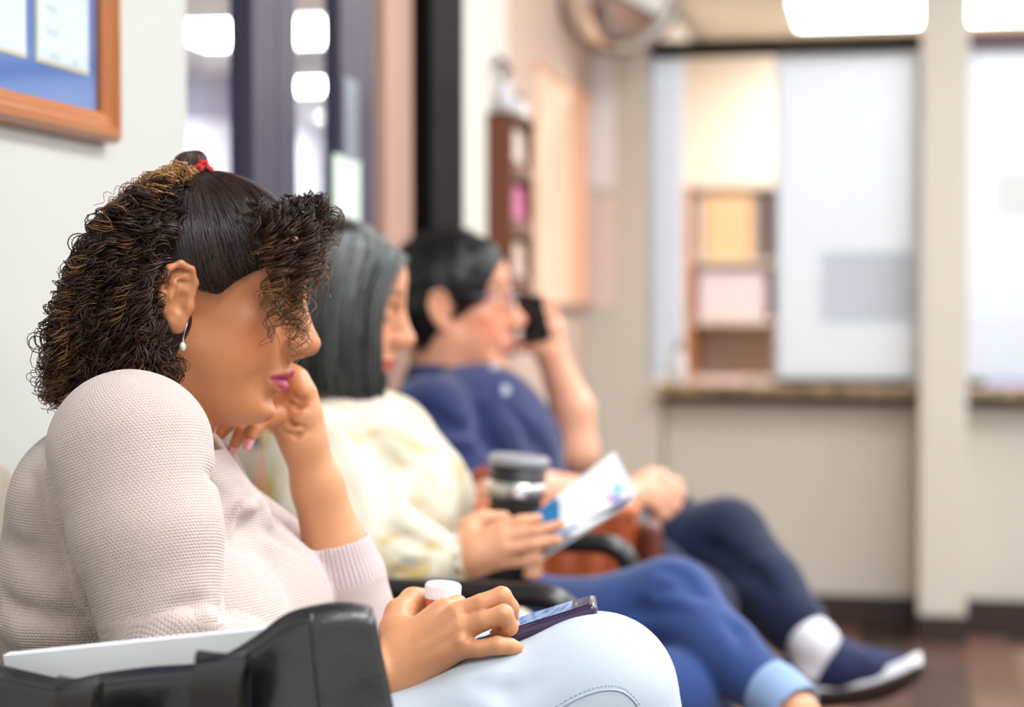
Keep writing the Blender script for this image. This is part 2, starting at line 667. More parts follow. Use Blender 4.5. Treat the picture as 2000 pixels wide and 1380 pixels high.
# granite counters
t = NT('granite')
tc = t.n('ShaderNodeTexCoord')
v1 = t.n('ShaderNodeTexVoronoi', i_Scale=60.0)
v2 = t.n('ShaderNodeTexNoise', i_Scale=45.0, i_Detail=6.0)
t.l(tc.outputs['Object'], v1.inputs['Vector'])
t.l(tc.outputs['Object'], v2.inputs['Vector'])
rp = t.n('ShaderNodeValToRGB')
rp.color_ramp.elements[0].color = lin((70, 52, 34))
rp.color_ramp.elements[0].position = 0.3
rp.color_ramp.elements[1].color = lin((196, 172, 132))
rp.color_ramp.elements[1].position = 0.7
t.l(v2.outputs['Fac'], rp.inputs[0])
t.l(rp.outputs[0], t.b.inputs['Base Color'])
t.set(Roughness=0.2)
m_granite = t.m
c1 = empty('reception_counter', (0.67, YB, 0.75))
box('granite_slab', m_granite, -0.415, 0.409, -0.10, 0.42, 0.0, 0.035, c1, 0.006)
box('support_rail', m_base, -0.405, 0.40, -0.02, 0.0, -0.03, 0.0, c1)
tag(c1, 'brown granite counter under the half-open reception window', 'counter', 'reception counters')
c2 = empty('reception_counter', (1.86, YB, 0.75))
box('granite_slab', m_granite, -0.636, 0.64, -0.10, 0.42, 0.0, 0.035, c2, 0.006)
box('support_rail', m_base, -0.63, 0.63, -0.02, 0.0, -0.03, 0.0, c2)
tag(c2, 'brown granite counter right of the pier at the photo edge', 'counter', 'reception counters')

# frosted sliding panes
t = NT('frosted glass')
out = t.t.nodes['Material Output']
tl = t.n('ShaderNodeBsdfTranslucent')
tl.inputs[0].default_value = lin((236, 242, 248))
df = t.n('ShaderNodeBsdfDiffuse')
df.inputs[0].default_value = lin((232, 238, 244))
gl = t.n('ShaderNodeBsdfGlossy', i_Roughness=0.25)
m1 = t.n('ShaderNodeMixShader', i_0=0.35)
m2 = t.n('ShaderNodeMixShader', i_0=0.05)
t.l(tl.outputs[0], m1.inputs[1])
t.l(df.outputs[0], m1.inputs[2])
t.l(m1.outputs[0], m2.inputs[1])
t.l(gl.outputs[0], m2.inputs[2])
t.l(m2.outputs[0], out.inputs['Surface'])
m_frost = t.m
w3 = struct(empty('window_2'), 'half-open reception window with a frosted sliding pane')
box('pane', m_frost, 0.625, 1.066, YB + 0.05, YB + 0.058, 0.80, 1.862, w3)
box('pane_edge', m_alu, 0.618, 0.630, YB + 0.045, YB + 0.063, 0.79, 1.862, w3)
box('side_rail', m_alu, 1.062, 1.080, YB + 0.02, YB + 0.1, 0.785, 1.862, w3)
box('side_rail', m_alu, 0.205, 0.222, YB + 0.0, YB + 0.1, 0.785, 1.862, w3)
box('pane', m_frost, 0.222, 0.318, YB + 0.075, YB + 0.083, 0.80, 1.862, w3)
box('pane_edge', m_alu, 0.268, 0.276, YB + 0.066, YB + 0.074, 0.79, 1.862, w3)
box('bottom_rail', m_black, 0.625, 1.066, YB + 0.04, YB + 0.07, 0.785, 0.80, w3)
w4 = struct(empty('window_3'), 'frosted reception window right of the pier')
box('pane', m_frost, 1.222, 2.5, YB + 0.05, YB + 0.058, 0.80, 1.862, w4)
box('bottom_rail', m_black, 1.222, 2.5, YB + 0.04, YB + 0.07, 0.785, 0.80, w4)
m_monitor_shadow = mat('grey blue monitor shadow', (212, 227, 240), 0.8)  # flat panel coloured as the shadow of a monitor behind the pane
tag(box('pane_sheet', m_monitor_shadow, 0.765, 1.055, YB + 0.044, YB + 0.0465, 0.985, 1.215), 'grey blue panel painted as a monitor shadow on the frosted sliding pane', 'notice')
tag(box('pane_sheet', mat('grey sheet', (214, 219, 219), 0.8), 1.315, 1.60, YB + 0.044, YB + 0.0465, 1.32, 1.465), 'grey notice sheet on the frosted window at the right edge', 'notice')

# office behind the reception windows
struct(box('wall_office_back', m_peach, -0.5, 4.2, 10.9, 11.0, 0, 2.6), 'peach wall of the office behind reception')
struct(box('wall_office_left', m_peach, -0.6, -0.5, YB + 0.2, 11, 0, 2.6))
struct(box('ceiling_office', mat('office ceiling', (226, 216, 200), 0.9), -0.6, 4.2, YB + 0.15, 11, 2.6, 2.66))
troffer(0.46, 1.28, 9.5, 10.5, 2.6, 'bright ceiling light above the half-open reception window', m_lamp_far, 'office ceiling lights')
troffer(1.36, 2.5, 9.5, 10.5, 2.6, 'bright ceiling light right of the pier at the top edge', m_lamp_far, 'office ceiling lights')
troffer(0.3, 1.5, 7.0, 7.6, 2.6, 'office ceiling light hidden above the reception window', m_lamp_far, 'hidden office lights')
troffer(1.8, 3.0, 7.0, 7.6, 2.6, 'office ceiling light hidden above the right frosted window', m_lamp_far, 'hidden office lights')

m_orange = mat('orange wood', (206, 130, 70), 0.5, noise=0.15, nscale=14, stretch=(1, 1, 0.15))
m_pink = mat('pale pink paper', (232, 214, 216), 0.8)
m_rose = mat('rose grey laminate', (198, 168, 164), 0.6)
YO = 8.6
sh = empty('office_shelf', (0.53, YO, 0.0))


def offx(px, Y=YO):
    return at(px, 600, Y)[0] - 0.53


def offz(py, Y=YO):
    return at(1420, py, Y)[2]


# desk, shelf unit and boxes seen through the opening
dk = empty('office_desk', (0.5, 7.35, 0.0))
box('desk_top', m_rose, -0.32, 0.62, -0.3, 0.35, 0.70, 0.74, dk, 0.004)
box('desk_panel', m_rose, -0.30, 0.60, -0.28, -0.26, 0.0, 0.70, dk)
box('leg', m_rose, -0.31, -0.28, 0.28, 0.33, 0.0, 0.70, dk)
box('leg', m_rose, 0.57, 0.60, 0.28, 0.33, 0.0, 0.70, dk)
tag(dk, 'rose grey desk behind the half-open reception window', 'desk')
zs = [0.0, 0.45, offz(625), offz(508), offz(360)]
box('side_panel', m_orange, offx(1338), offx(1338) + 0.03, 0, 0.35, 0, zs[4], sh)
box('side_panel', m_orange, offx(1512), offx(1512) + 0.03, 0, 0.35, 0, zs[4], sh)
for z in zs[1:]:
    box('shelf', m_peach, offx(1338) + 0.03, offx(1512), 0, 0.35, z - 0.02, z, sh)
box('back_panel', m_peach, offx(1338), offx(1512) + 0.03, 0.35, 0.36, 0, zs[4], sh)
tag(sh, 'orange wood shelf unit in the office behind the reception window', 'shelf')
tag(box('document_box', m_pink, 0.53 + offx(1360), 0.53 + offx(1495), YO + 0.04, YO + 0.3, zs[2], zs[2] + (zs[3] - zs[2]) * 0.85, None, 0.006), 'pale pink document box on the office shelf', 'box')
tag(box('folder_box', mat('peach board', (242, 196, 150), 0.7), 0.53 + offx(1372), 0.53 + offx(1468), YO + 0.04, YO + 0.3, zs[3], zs[3] + (zs[4] - zs[3]) * 0.9, None, 0.006), 'peach folder box on the upper office shelf', 'box')
tag(box('binder', mat('grey binder', (168, 158, 150), 0.6), 0.53 + offx(1472), 0.53 + offx(1488), YO + 0.03, YO + 0.28, zs[3], zs[3] + (zs[4] - zs[3]) * 0.85, None, 0.004), 'grey binder standing beside the peach folder box', 'binder')
tag(box('binder', m_white, 0.53 + offx(1346) + 0.025, 0.53 + offx(1366), YO + 0.03, YO + 0.28, zs[3], zs[3] + (zs[4] - zs[3]) * 0.85, None, 0.004), 'white binder at the left end of the upper office shelf', 'binder')

cb = empty('shade_cabinet', (1.9, 6.67, 0.0))  # unseen cabinet, added to darken the lower part of the right frosted pane
m_cab = mat('grey steel cabinet', (120, 120, 126), 0.5)
box('cabinet_body', m_cab, -0.66, 0.58, -0.18, 0.25, 0.0, 1.16, cb, 0.004)
for k in range(3):
    dwr = box('drawer', m_cab, -0.64, 0.56, 0.25, 0.262, 0.03 + k * 0.375, 0.385 + k * 0.375, cb, 0.003)
    box('handle', m_alu, -0.10, 0.02, 0.262, 0.28, 0.25 + k * 0.375, 0.27 + k * 0.375, dwr, 0.002)
tag(cb, 'grey cabinet added behind the right frosted window to shade its lower half', 'cabinet')

# small things on the counter
t_ = tag(box('paper_stack', mat('pink paper', (236, 206, 196), 0.8), 0.36, 0.52, YB - 0.03, YB + 0.03, 0.785, 0.80), 'low pink paper stack on the counter by the opening', 'paper')
tag(box('paper_stack', mat('violet paper', (190, 186, 226), 0.8), 1.29, 1.55, YB - 0.05, YB + 0.02, 0.785, 0.805), 'violet paper stack on the counter at the right edge', 'paper')
bt = empty('sanitizer_bottle', (0.312, YB - 0.01, 0.785))
lathe('bottle_body', [(0.0, 0), (0.022, 0), (0.024, 0.004), (0.024, 0.085), (0.012, 0.1), (0.010, 0.108), (0.0, 0.108)], mat('clear plastic', (226, 228, 230), 0.15), bt)
lathe('pump_collar', [(0.0, 0.108), (0.012, 0.108), (0.012, 0.122), (0.004, 0.124), (0.004, 0.145), (0.0, 0.145)], m_black, bt, 16)
tube('pump_spout', [(0.0, 0, 0.145), (0.0, -0.01, 0.147), (0.0, -0.03, 0.143)], 0.004, m_black, bt, 8)
tag(bt, 'clear pump bottle at the left end of the counter', 'bottle')

# white sheet on the back wall beside the corner
tag(box('wall_notice', m_white, 0.012, 0.098, YB - 0.024, YB - 0.0215, 1.43, 1.86), 'tall white sheet on the wall beside the corner', 'notice')
tag(box('wall_notice', mat('pinkish sheet', (226, 208, 202), 0.8), 0.012, 0.098, YB - 0.024, YB - 0.0215, 1.03, 1.40), 'pale pink sheet below the tall white one beside the corner', 'notice')

# bulletin board on the left wall
bb = empty('bulletin_board', (0, 5.55, 1.05))
m_cork = mat('peach felt board', (248, 216, 186), 0.85, noise=0.06, nscale=50)
m_cork2 = mat('orange felt board', (244, 186, 148), 0.85, noise=0.05, nscale=50)
box('board', m_cork, 0.0, 0.018, -0.43, 0.10, 0.0, 0.66, bb)
box('board', m_cork2, 0.0, 0.02, 0.10, 0.43, 0.0, 0.66, bb)
box('bottom_rail', m_jamb, 0.0, 0.03, -0.44, 0.44, -0.025, 0.0, bb, 0.003)
box('top_rail', m_cork2, 0.0, 0.026, -0.44, 0.44, 0.66, 0.672, bb, 0.003)
tag(bb, 'peach and orange bulletin board on the wall by the corner', 'bulletin board')

# magazine rack on the left wall
mr = empty('magazine_rack', (0, 4.5, 0.92))
m_rack = mat('rack wood', (104, 52, 22), 0.45, noise=0.18, nscale=14, stretch=(1, 1, 0.15))
box('side_panel', m_rack, 0.0, 0.066, 0.0, 0.018, 0, 0.59, mr, 0.002)
box('side_panel', m_rack, 0.0, 0.066, 0.262, 0.28, 0, 0.59, mr, 0.002)
box('back_panel', m_rack, 0.0, 0.010, 0.018, 0.262, 0, 0.59, mr)
for k in range(4):
    box('shelf', m_rack, 0.010, 0.066, 0.018, 0.262, 0.01 + k * 0.145, 0.022 + k * 0.145, mr)
    box('lip', m_rack, 0.058, 0.066, 0.018, 0.262, 0.022 + k * 0.145, 0.05 + k * 0.145, mr)
box('top_board', m_rack, 0.0, 0.074, -0.004, 0.284, 0.59, 0.602, mr, 0.002)
tag(mr, 'dark brown wooden magazine rack mounted on the wall', 'magazine rack')
mags = [((236, 226, 224), 'white magazine in the lowest pocket of the rack'), ((224, 196, 180), 'tan magazine in the second pocket of the rack'),
        ((206, 84, 150), 'pink magazine in the third pocket of the rack'), ((216, 200, 190), 'beige magazine in the top pocket of the rack')]
for k, (c, lb) in enumerate(mags):
    bm = bmesh.new()
    bx(bm, 0.0, 0.012, -0.105, 0.105, 0.0, 0.115, 0.001, 1, Matrix.Translation((0.040, 4.64, 0.944 + k * 0.145)) @ Matrix.Rotation(-0.06, 4, 'Y'))
    o = bm_obj('magazine', bm, mat('magazine cover %d' % k, c, 0.35, noise=0.25, nscale=25))
    tag(o, lb, 'magazine', 'magazines in the rack')

# vase with dried flowers standing on the rack
vz = empty('flower_vase', (0.034, 4.56, 1.51 - 0.0))
lathe('vase', [(0.0, 0.012), (0.018, 0.012), (0.026, 0.03), (0.024, 0.06), (0.014, 0.085), (0.017, 0.095), (0.0, 0.095)], mat('pale ceramic', (205, 205, 212), 0.25), vz, 20)
rs = np.random.RandomState(3)
for k in range(9):
    a = rs.uniform(0, 6.28)
    r = rs.uniform(0.01, 0.028)
    top = np.array([r * math.cos(a) * 0.9, r * math.sin(a) * 1.6, 0.12 + rs.uniform(0, 0.05)])
    tube('stem', catmull([(0, 0, 0.08), top * [0.4, 0.4, 0.8], top], 8), 0.0015, mat('stem green', (60, 70, 40), 0.7) if k == 0 else bpy.data.materials['stem green'], vz, 5)
    S = SDF()
    for q in range(5):
        b = q * 1.256 + a
        S.ell(top + np.array([math.cos(b) * 0.006, math.sin(b) * 0.006, 0]), (0.007, 0.007, 0.004), 0.003)
    vv, ff = S.mesh(0.002)
    cc = [(60, 50, 60), (220, 214, 220), (120, 90, 60)][k % 3]
    nm = 'petal %d' % (k % 3)
    mesh_obj('blossom', vv, ff, bpy.data.materials.get(nm) or mat(nm, cc, 0.7), vz, True)
tag(vz, 'small vase of dark and white flowers on the magazine rack', 'vase')
jar = empty('trinket_jar', (0.034, 4.735, 1.522))
lathe('jar_body', [(0.0, 0.0), (0.02, 0.0), (0.027, 0.02), (0.025, 0.045), (0.016, 0.055), (0.0, 0.055)], mat('white ceramic', (226, 222, 220), 0.2), jar, 20)
lathe('lid', [(0.0, 0.055), (0.019, 0.055), (0.015, 0.066), (0.004, 0.07), (0.005, 0.078), (0.0, 0.08)], mat('olive glaze', (120, 100, 40), 0.3), jar, 20)
tag(jar, 'white jar with olive lid on top of the magazine rack', 'jar')

# convex mirror high in the corner
cm = empty('convex_mirror', tuple(at(1212, -22, 5.62)))
bm = bmesh.new()
S_ = 28
dirv = Vector((0.45, -0.85, -0.18)).normalized()
prof = [(0.192 * math.sin(a), 0.10 * (math.cos(a))) for a in np.linspace(0.02, math.pi / 2, 12)]
Mq = dirv.to_track_quat('Z', 'Y').to_matrix()
Mm = np.eye(4)
Mm[:3, :3] = np.array(Mq)
lathe('mirror_dome', [(p[0], p[1]) for p in prof], mat('mirror', (236, 232, 226), 0.06, metal=1.0), cm, 40, Mm)
lathe('mirror_rim', [(0.186, -0.012), (0.204, -0.012), (0.204, 0.01), (0.192, 0.012), (0.186, -0.012)], mat('rim grey', (120, 104, 98), 0.4), cm, 40, Mm)
lathe('mirror_back', [(0.0, -0.03), (0.06, -0.03), (0.19, -0.006), (0.19, -0.002), (0.0, -0.002)], m_black, cm, 40, Mm)
c_ = np.array(cm.location)
tube('bracket', catmull([np.array(dirv) * -0.028, np.array(dirv) * -0.10 + [-0.02, 0.03, 0.03], np.array([-c_[0] + 0.01, 0.18, 0.12])], 14), 0.012, m_black, cm, 10)
lathe('wall_plate', [(0.0, 0.0), (0.04, 0.0), (0.04, 0.012), (0.0, 0.012)], m_black, cm, 20, M4(Ry(math.pi / 2), [-c_[0] + 0.001, 0.18, 0.12]))
tag(cm, 'round convex mirror high up in the corner', 'mirror')

# framed certificates on the white wall
fr = empty('picture_frame', (0, 0, 0))
YR, ZB, ZT, YL = 2.209, 1.252, 1.82, 1.30
m_oak = mat('oak moulding', (176, 104, 44), 0.35, noise=0.22, nscale=22, stretch=(1, 0.15, 1), coat=0.3)
fw = 0.036
prof = [(0.0, 0.0), (0.016, 0.0), (0.026, 0.006), (0.028, 0.016), (0.021, 0.020), (0.022, 0.026), (0.016, 0.032), (0.012, fw), (0.0, fw)]


def moulding(name, p0, p1, inward, mt):
    """mitred moulding from outer corner p0 to p1 (y,z); profile is (x out of wall, distance inward)"""
    p0, p1, inward = map(np.array, (p0, p1, inward))
    d = (p1 - p0) / np.linalg.norm(p1 - p0)
    V = []
    for (x, q) in prof:
        a = p0 + inward * q + d * q
        b = p1 + inward * q - d * q
        V += [(x, a[0], a[1]), (x, b[0], b[1])]
    n = len(prof)
    fs = [(2 * i, 2 * i + 1, 2 * (i + 1) % (2 * n) + 1, 2 * (i + 1) % (2 * n)) for i in range(n)]
    bm = bmesh.new()
    vs = [bm.verts.new(v) for v in V]
    for f in fs:
        bm.faces.new([vs[i] for i in f])
    bm.faces.new([vs[2 * i] for i in range(n)])
    bm.faces.new([vs[2 * i + 1] for i in range(n)])
    return bm_obj(name, bm, mt, fr)


moulding('frame_rail', (YL, ZB), (YR, ZB), (0, 1), m_oak)
moulding('frame_rail', (YL, ZT), (YR, ZT), (0, -1), m_oak)
m_oakv = mat('oak moulding upright', (172, 100, 42), 0.35, noise=0.22, nscale=22, stretch=(1, 1, 0.15), coat=0.3)
moulding('frame_rail', (YR, ZB), (YR, ZT), (-1, 0), m_oakv)
moulding('frame_rail', (YL, ZB), (YL, ZT), (1, 0), m_oakv)
box('mat_board', mat('blue mat board', (84, 118, 176), 0.8, noise=0.05, nscale=20), 0.003, 0.005, YL + 0.03, YR - 0.03, ZB + 0.03, ZT - 0.03, fr)
# two cream certificates with rows of faint print
t = NT('certificate print')
tc = t.n('ShaderNodeTexCoord')
sp = t.n('ShaderNodeSeparateXYZ')
t.l(tc.outputs['Generated'], sp.inputs[0])
wv = t.n('ShaderNodeMath', operation='MULTIPLY', i_1=95.0)
t.l(sp.outputs['Z'], wv.inputs[0])
sn = t.n('ShaderNodeMath', operation='SINE')
t.l(wv.outputs[0], sn.inputs[0])
gt = t.n('ShaderNodeMath', operation='GREATER_THAN', i_1=0.45)
t.l(sn.outputs[0], gt.inputs[0])
nz = t.n('ShaderNodeTexNoise', i_Scale=3.0)
t.l(tc.outputs['Generated'], nz.inputs['Vector'])
g2 = t.n('ShaderNodeMath', operation='GREATER_THAN', i_1=0.5)
t.l(nz.outputs['Fac'], g2.inputs[0])
yl = t.n('ShaderNodeMath', operation='COMPARE', i_1=0.5, i_2=0.34)
t.l(sp.outputs['Y'], yl.inputs[0])
mu = t.n('ShaderNodeMath', operation='MULTIPLY')
mu2 = t.n('ShaderNodeMath', operation='MULTIPLY')
t.l(gt.outputs[0], mu.inputs[0])
t.l(g2.outputs[0], mu.inputs[1])
t.l(mu.outputs[0], mu2.inputs[0])
t.l(yl.outputs[0], mu2.inputs[1])
mx = t.n('ShaderNodeMix', data_type='RGBA')
mx.inputs[6].default_value = lin((226, 234, 230))
mx.inputs[7].default_value = lin((204, 214, 214))
t.l(mu2.outputs[0], mx.inputs[0])
t.l(mx.outputs[2], t.b.inputs['Base Color'])
t.set(Roughness=0.8)
m_cert = t.m
m_gold = mat('cream bevel', (222, 208, 160), 0.6)
for (ya, yb_) in ((2.008, 2.145), (1.70, 1.975)):
    za = 1.335
    box('certificate_border', m_gold, 0.005, 0.0062, ya - 0.004, yb_ + 0.004, za - 0.004, 1.76, fr)
    box('certificate', m_cert, 0.006, 0.0072, ya, yb_, za, 1.757, fr)
box('cover_glass', glass('picture glass'), 0.010, 0.012, YL + 0.03, YR - 0.03, ZB + 0.03, ZT - 0.03, fr)
tag(fr, 'oak framed pair of certificates on blue mat on the white wall', 'picture')
# ================================================================== chairs
m_fab = mat('taupe upholstery', (158, 146, 128), 0.9, noise=0.12, nscale=160, bump=0.5, bscale=500, sheen=0.3)
m_blk = mat('black moulded plastic', (13, 12, 14), 0.32, spec=0.5)
m_tubeb = mat('black steel tube', (24, 24, 26), 0.35, metal=0.4)


def cushion(name, x0, x1, y0, y1, z0, z1, parent, material, M=None, bev=0.025):
    bm = bmesh.new()
    bx(bm, x0, x1, y0, y1, z0, z1, bev, 5, M)
    return bm_obj(name, bm, material, parent, True)


def make_chair(Y, label):
    c = empty('waiting_chair', (0.33, Y, 0))
    cushion('seat', -0.22, 0.25, -0.235, 0.235, 0.395, 0.465, c, m_fab)
    box('seat_pan', m_blk, -0.22, 0.24, -0.225, 0.225, 0.375, 0.395, c)
    Mb = Matrix.Translation((-0.245, 0, 0.0)) @ Matrix.Rotation(-0.12, 4, 'Y')
    cushion('backrest', -0.03, 0.03, -0.235, 0.235, 0.50, 0.875, c, m_fab, Mb, 0.028)
    cushion('back_shell', -0.045, -0.032, -0.225, 0.225, 0.49, 0.865, c, m_blk, Mb, 0.005)
    for s in (-1, 1):
        y = s * 0.262
        path = catmull([(-0.27, y, 0.40), (-0.268, y, 0.56), (-0.25, y, 0.655), (-0.19, y, 0.674), (0.0, y, 0.674), (0.16, y, 0.674),
                        (0.235, y, 0.668), (0.262, y, 0.63), (0.266, y, 0.55), (0.262, y, 0.40)], 46)
        r = np.full(46, 0.0135)
        r[12:36] = 0.0165
        v, q = tube_arrays([path], [r], 12)
        v[:, 1] = y + (v[:, 1] - y) * 1.55
        mesh_obj('armrest', v, quads_to_faces(q), m_blk, c, True)
        tube('leg', catmull([(0.262, y, 0.42), (0.258, y, 0.2), (0.262, y, 0.0)], 10), 0.0125, m_tubeb, c)
        tube('leg', catmull([(-0.27, y, 0.42), (-0.262, y, 0.2), (-0.282, y, 0.0)], 10), 0.0125, m_tubeb, c)
        tube('side_rail', [(-0.27, y, 0.385), (0.262, y, 0.385)], 0.011, m_tubeb, c)
    tube('cross_rail', [(-0.15, -0.262, 0.385), (-0.15, 0.262, 0.385)], 0.011, m_tubeb, c)
    tube('cross_rail', [(0.15, -0.262, 0.385), (0.15, 0.262, 0.385)], 0.011, m_tubeb, c)
    tag(c, label, 'chair', 'waiting room chairs along the wall')
    return c


Y1, Y2, Y3 = 1.714, 2.58, 3.42
make_chair(1.12, 'taupe waiting chair under the black tote bag')
make_chair(Y1, 'taupe waiting chair of the woman in the pale sweater')
make_chair(Y2, 'taupe waiting chair with black arms of the woman in the cream blouse')
make_chair(Y3, 'taupe waiting chair with black arms of the man in the navy shirt')

# ================================================================== black tote bag
t = NT('black leather')
tc = t.n('ShaderNodeTexCoord')
n1 = t.n('ShaderNodeTexNoise', i_Scale=14.0, i_Detail=5.0)
n2 = t.n('ShaderNodeTexVoronoi', i_Scale=420.0)
for q in (n1, n2):
    t.l(tc.outputs['Object'], q.inputs['Vector'])
mr_ = t.n('ShaderNodeMapRange')
mr_.inputs[3].default_value = 0.20
mr_.inputs[4].default_value = 0.42
t.l(n1.outputs['Fac'], mr_.inputs[0])
t.l(mr_.outputs[0], t.b.inputs['Roughness'])
bp = t.n('ShaderNodeBump', i_Strength=0.25, i_Distance=0.001)
t.l(n2.outputs['Distance'], bp.inputs['Height'])
n3 = t.n('ShaderNodeTexNoise', i_Scale=16.0, i_Detail=2.0)
t.l(tc.outputs['Object'], n3.inputs['Vector'])
bp2 = t.n('ShaderNodeBump', i_Strength=0.5, i_Distance=0.012)
t.l(n3.outputs['Fac'], bp2.inputs['Height'])
t.l(bp.outputs[0], bp2.inputs['Normal'])
t.l(bp2.outputs[0], t.b.inputs['Normal'])
t.b.inputs['Base Color'].default_value = lin((14, 15, 19))
t.set(Specular_IOR_Level=0.6)
t.b.inputs['Coat Weight'].default_value = 0.6
t.b.inputs['Coat Roughness'].default_value = 0.22
m_leather = t.m
m_thread = mat('dark thread', (62, 66, 80), 0.7)
m_lining = mat('bag lining', (30, 30, 34), 0.9)

tote = empty('tote_bag', (0.41, 1.35, 0.466))
ZB_ = 0.466
# top edge of the near panel, as (pixel x, pixel y)
top = [(-160, 1255), (-60, 1285), (0, 1302), (70, 1318), (135, 1330), (200, 1318), (300, 1305), (400, 1298), (455, 1275), (510, 1240), (560, 1203), (610, 1187), (665, 1180), (722, 1186)]
topc = catmull(np.array(top, float), 60)
near = []
for k, (px, py) in enumerate(topc):
    u = k / 59.0
    Yp = 1.315 + 0.010 * math.sin(u * 7.0) + 0.015 * u
    near.append((at(px, py, Yp), u))


def bag_sheet():
    rows = 22
    P = []
    for (pt, u) in near:
        colp = []
        for r in range(rows):
            f = r / (rows - 1)
            z = pt[2] + (ZB_ - pt[2]) * f
            x = pt[0] + f * (0.075 * max(0, u - 0.55) / 0.45 - 0.02 * (1 - u))
            y = pt[1] - 0.016 * math.sin(min(f * 1.5, 1) * math.pi) * math.sin(u * math.pi) - 0.010 * f + 0.006 * math.sin(9 * f + 12 * u) * f
            colp.append((x, y, z))
        P.append(colp)
    # right gusset, far panel and left gusset continue the loop
    last, first = P[-1], P[0]
    ge = []
    for g in range(1, 9):
        a = g / 8.0
        ge.append([(c[0] + 0.010 * math.sin(a * math.pi) - 0.075 * a, c[1] + 0.075 * a, c[2] - 0.085 * a * (1 - r / (rows - 1))) for r, c in enumerate(last)])
    fa = []
    for k in range(1, 40):
        a = k / 39.0
        base = []
        for r in range(rows):
            f = r / (rows - 1)
            x = ge[-1][r][0] + (first[r][0] - ge[-1][r][0]) * a
            zt = ge[-1][0][2]
            y = ge[-1][r][1] + (first[r][1] + 0.075 - ge[-1][r][1]) * a
            base.append((x, y, zt + (ZB_ - zt) * f))
        fa.append(base)
    gl_ = []
    for g in range(1, 8):
        a = g / 8.0
        s0, s1 = fa[-1], first
        gl_.append([tuple(np.array(s0[r]) * (1 - a) + np.array(s1[r]) * a) for r in range(rows)])
    L = P + ge + fa + gl_
    n = len(L)
    V = np.array(L).reshape(-1, 3)
    Fq = []
    for i in range(n):
        i2 = (i + 1) % n
        for r in range(rows - 1):
            Fq.append((i * rows + r, i * rows + r + 1, i2 * rows + r + 1, i2 * rows + r))
    return V, Fq, P, rows, n


V, Fq, Pn, rows, nloop = bag_sheet()
org = np.array(tote.location)
body = mesh_obj('bag_body', V - org, Fq, m_leather, tote, True)
sol = body.modifiers.new('thickness', 'SOLIDIFY')
sol.thickness = 0.0035
sol.offset = 1.0
bot = [V[i * rows + rows - 1] + [0, 0, 0.003] for i in range(nloop)]
bm = bmesh.new()
vs = [bm.verts.new(np.array(p) - org) for p in bot]
f_ = bm.faces.new(vs)
ex = bmesh.ops.extrude_face_region(bm, geom=[f_])
for v_ in ex['geom']:
    if isinstance(v_, bmesh.types.BMVert):
        v_.co.z -= 0.003
bm_obj('bag_base', bm, m_leather, tote)


def on_near(u, f, out=0.004):
    k = u * 59
    i = min(int(k), 58)
    a = k - i
    r = f * (rows - 1)
    j = min(int(r), rows - 2)
    b = r - j
    P_ = np.array(Pn)
    p = (P_[i, j] * (1 - a) + P_[i + 1, j] * a) * (1 - b) + (P_[i, j + 1] * (1 - a) + P_[i + 1, j + 1] * a) * b
    return p + np.array([0, -out, 0])


# vertical seam on the right part, edge binding, stitches
seam = [on_near(0.845 + 0.02 * f, f, 0.0045) - org for f in np.linspace(0.01, 0.6, 30)]
tube('seam', seam, 0.0016, m_leather, tote, 6)
tube('edge_binding', [on_near(u, 0.0, 0.001) - org for u in np.linspace(0.0, 1.0, 70)], 0.0024, m_leather, tote, 6)
paths = []
for k in range(110):
    u = 0.16 + 0.84 * k / 110.0
    paths.append([on_near(u, 0.022, 0.0042) - org, on_near(u + 0.0045, 0.022, 0.0042) - org])
v, q = tube_arrays(paths, [0.0006] * len(paths), 4)
o = mesh_obj('stitching', v, quads_to_faces(q), m_thread, tote)
o['kind'] = 'stuff'


def strap(name, pts, width, side, mt, parent, org_, n=40, th=0.004):
    C = catmull(pts, n)
    T = np.gradient(C, axis=0)
    T /= np.linalg.norm(T, axis=1)[:, None]
    W_ = np.array(side, float)[None, :] * np.ones((n, 1))
    W_ -= T * (W_ * T).sum(1)[:, None]
    W_ /= np.linalg.norm(W_, axis=1)[:, None]
    Nn = np.cross(T, W_)
    V_ = []
    for k in range(n):
        for (a, b) in ((-1, -1), (1, -1), (1, 1), (-1, 1)):
            V_.append(C[k] + W_[k] * a * width / 2 + Nn[k] * b * th / 2 - org_)
    fs = [(0, 3, 2, 1), (4 * n - 4, 4 * n - 3, 4 * n - 2, 4 * n - 1)]
    for k in range(n - 1):
        for j in range(4):
            j2 = (j + 1) % 4
            fs.append((4 * k + j, 4 * k + j2, 4 * k + 4 + j2, 4 * k + 4 + j))
    o_ = mesh_obj(name, V_, fs, mt, parent, False)
    bv = o_.modifiers.new('soft', 'BEVEL')
    bv.width = 0.0012
    bv.segments = 2
    return o_


def P_at(px, py, Y):
    return at(px, py, Y)


strap('handle', [P_at(164, 1470, 1.298), P_at(162, 1400, 1.294), P_at(160, 1352, 1.286), P_at(156, 1330, 1.272), P_at(150, 1342, 1.259), P_at(144, 1390, 1.256), P_at(136, 1500, 1.262)],
      0.034, (0.96, -0.25, 0.05), m_leather, tote, org)
strap('handle', [P_at(446, 1470, 1.300), P_at(444, 1380, 1.294), P_at(442, 1306, 1.286), P_at(437, 1280, 1.272), P_at(430, 1294, 1.258), P_at(420, 1350, 1.254), P_at(408, 1500, 1.260)],
      0.040, (0.96, -0.25, 0.05), m_leather, tote, org)
tag(tote, 'black leather tote bag holding a white folder in the foreground', 'bag')

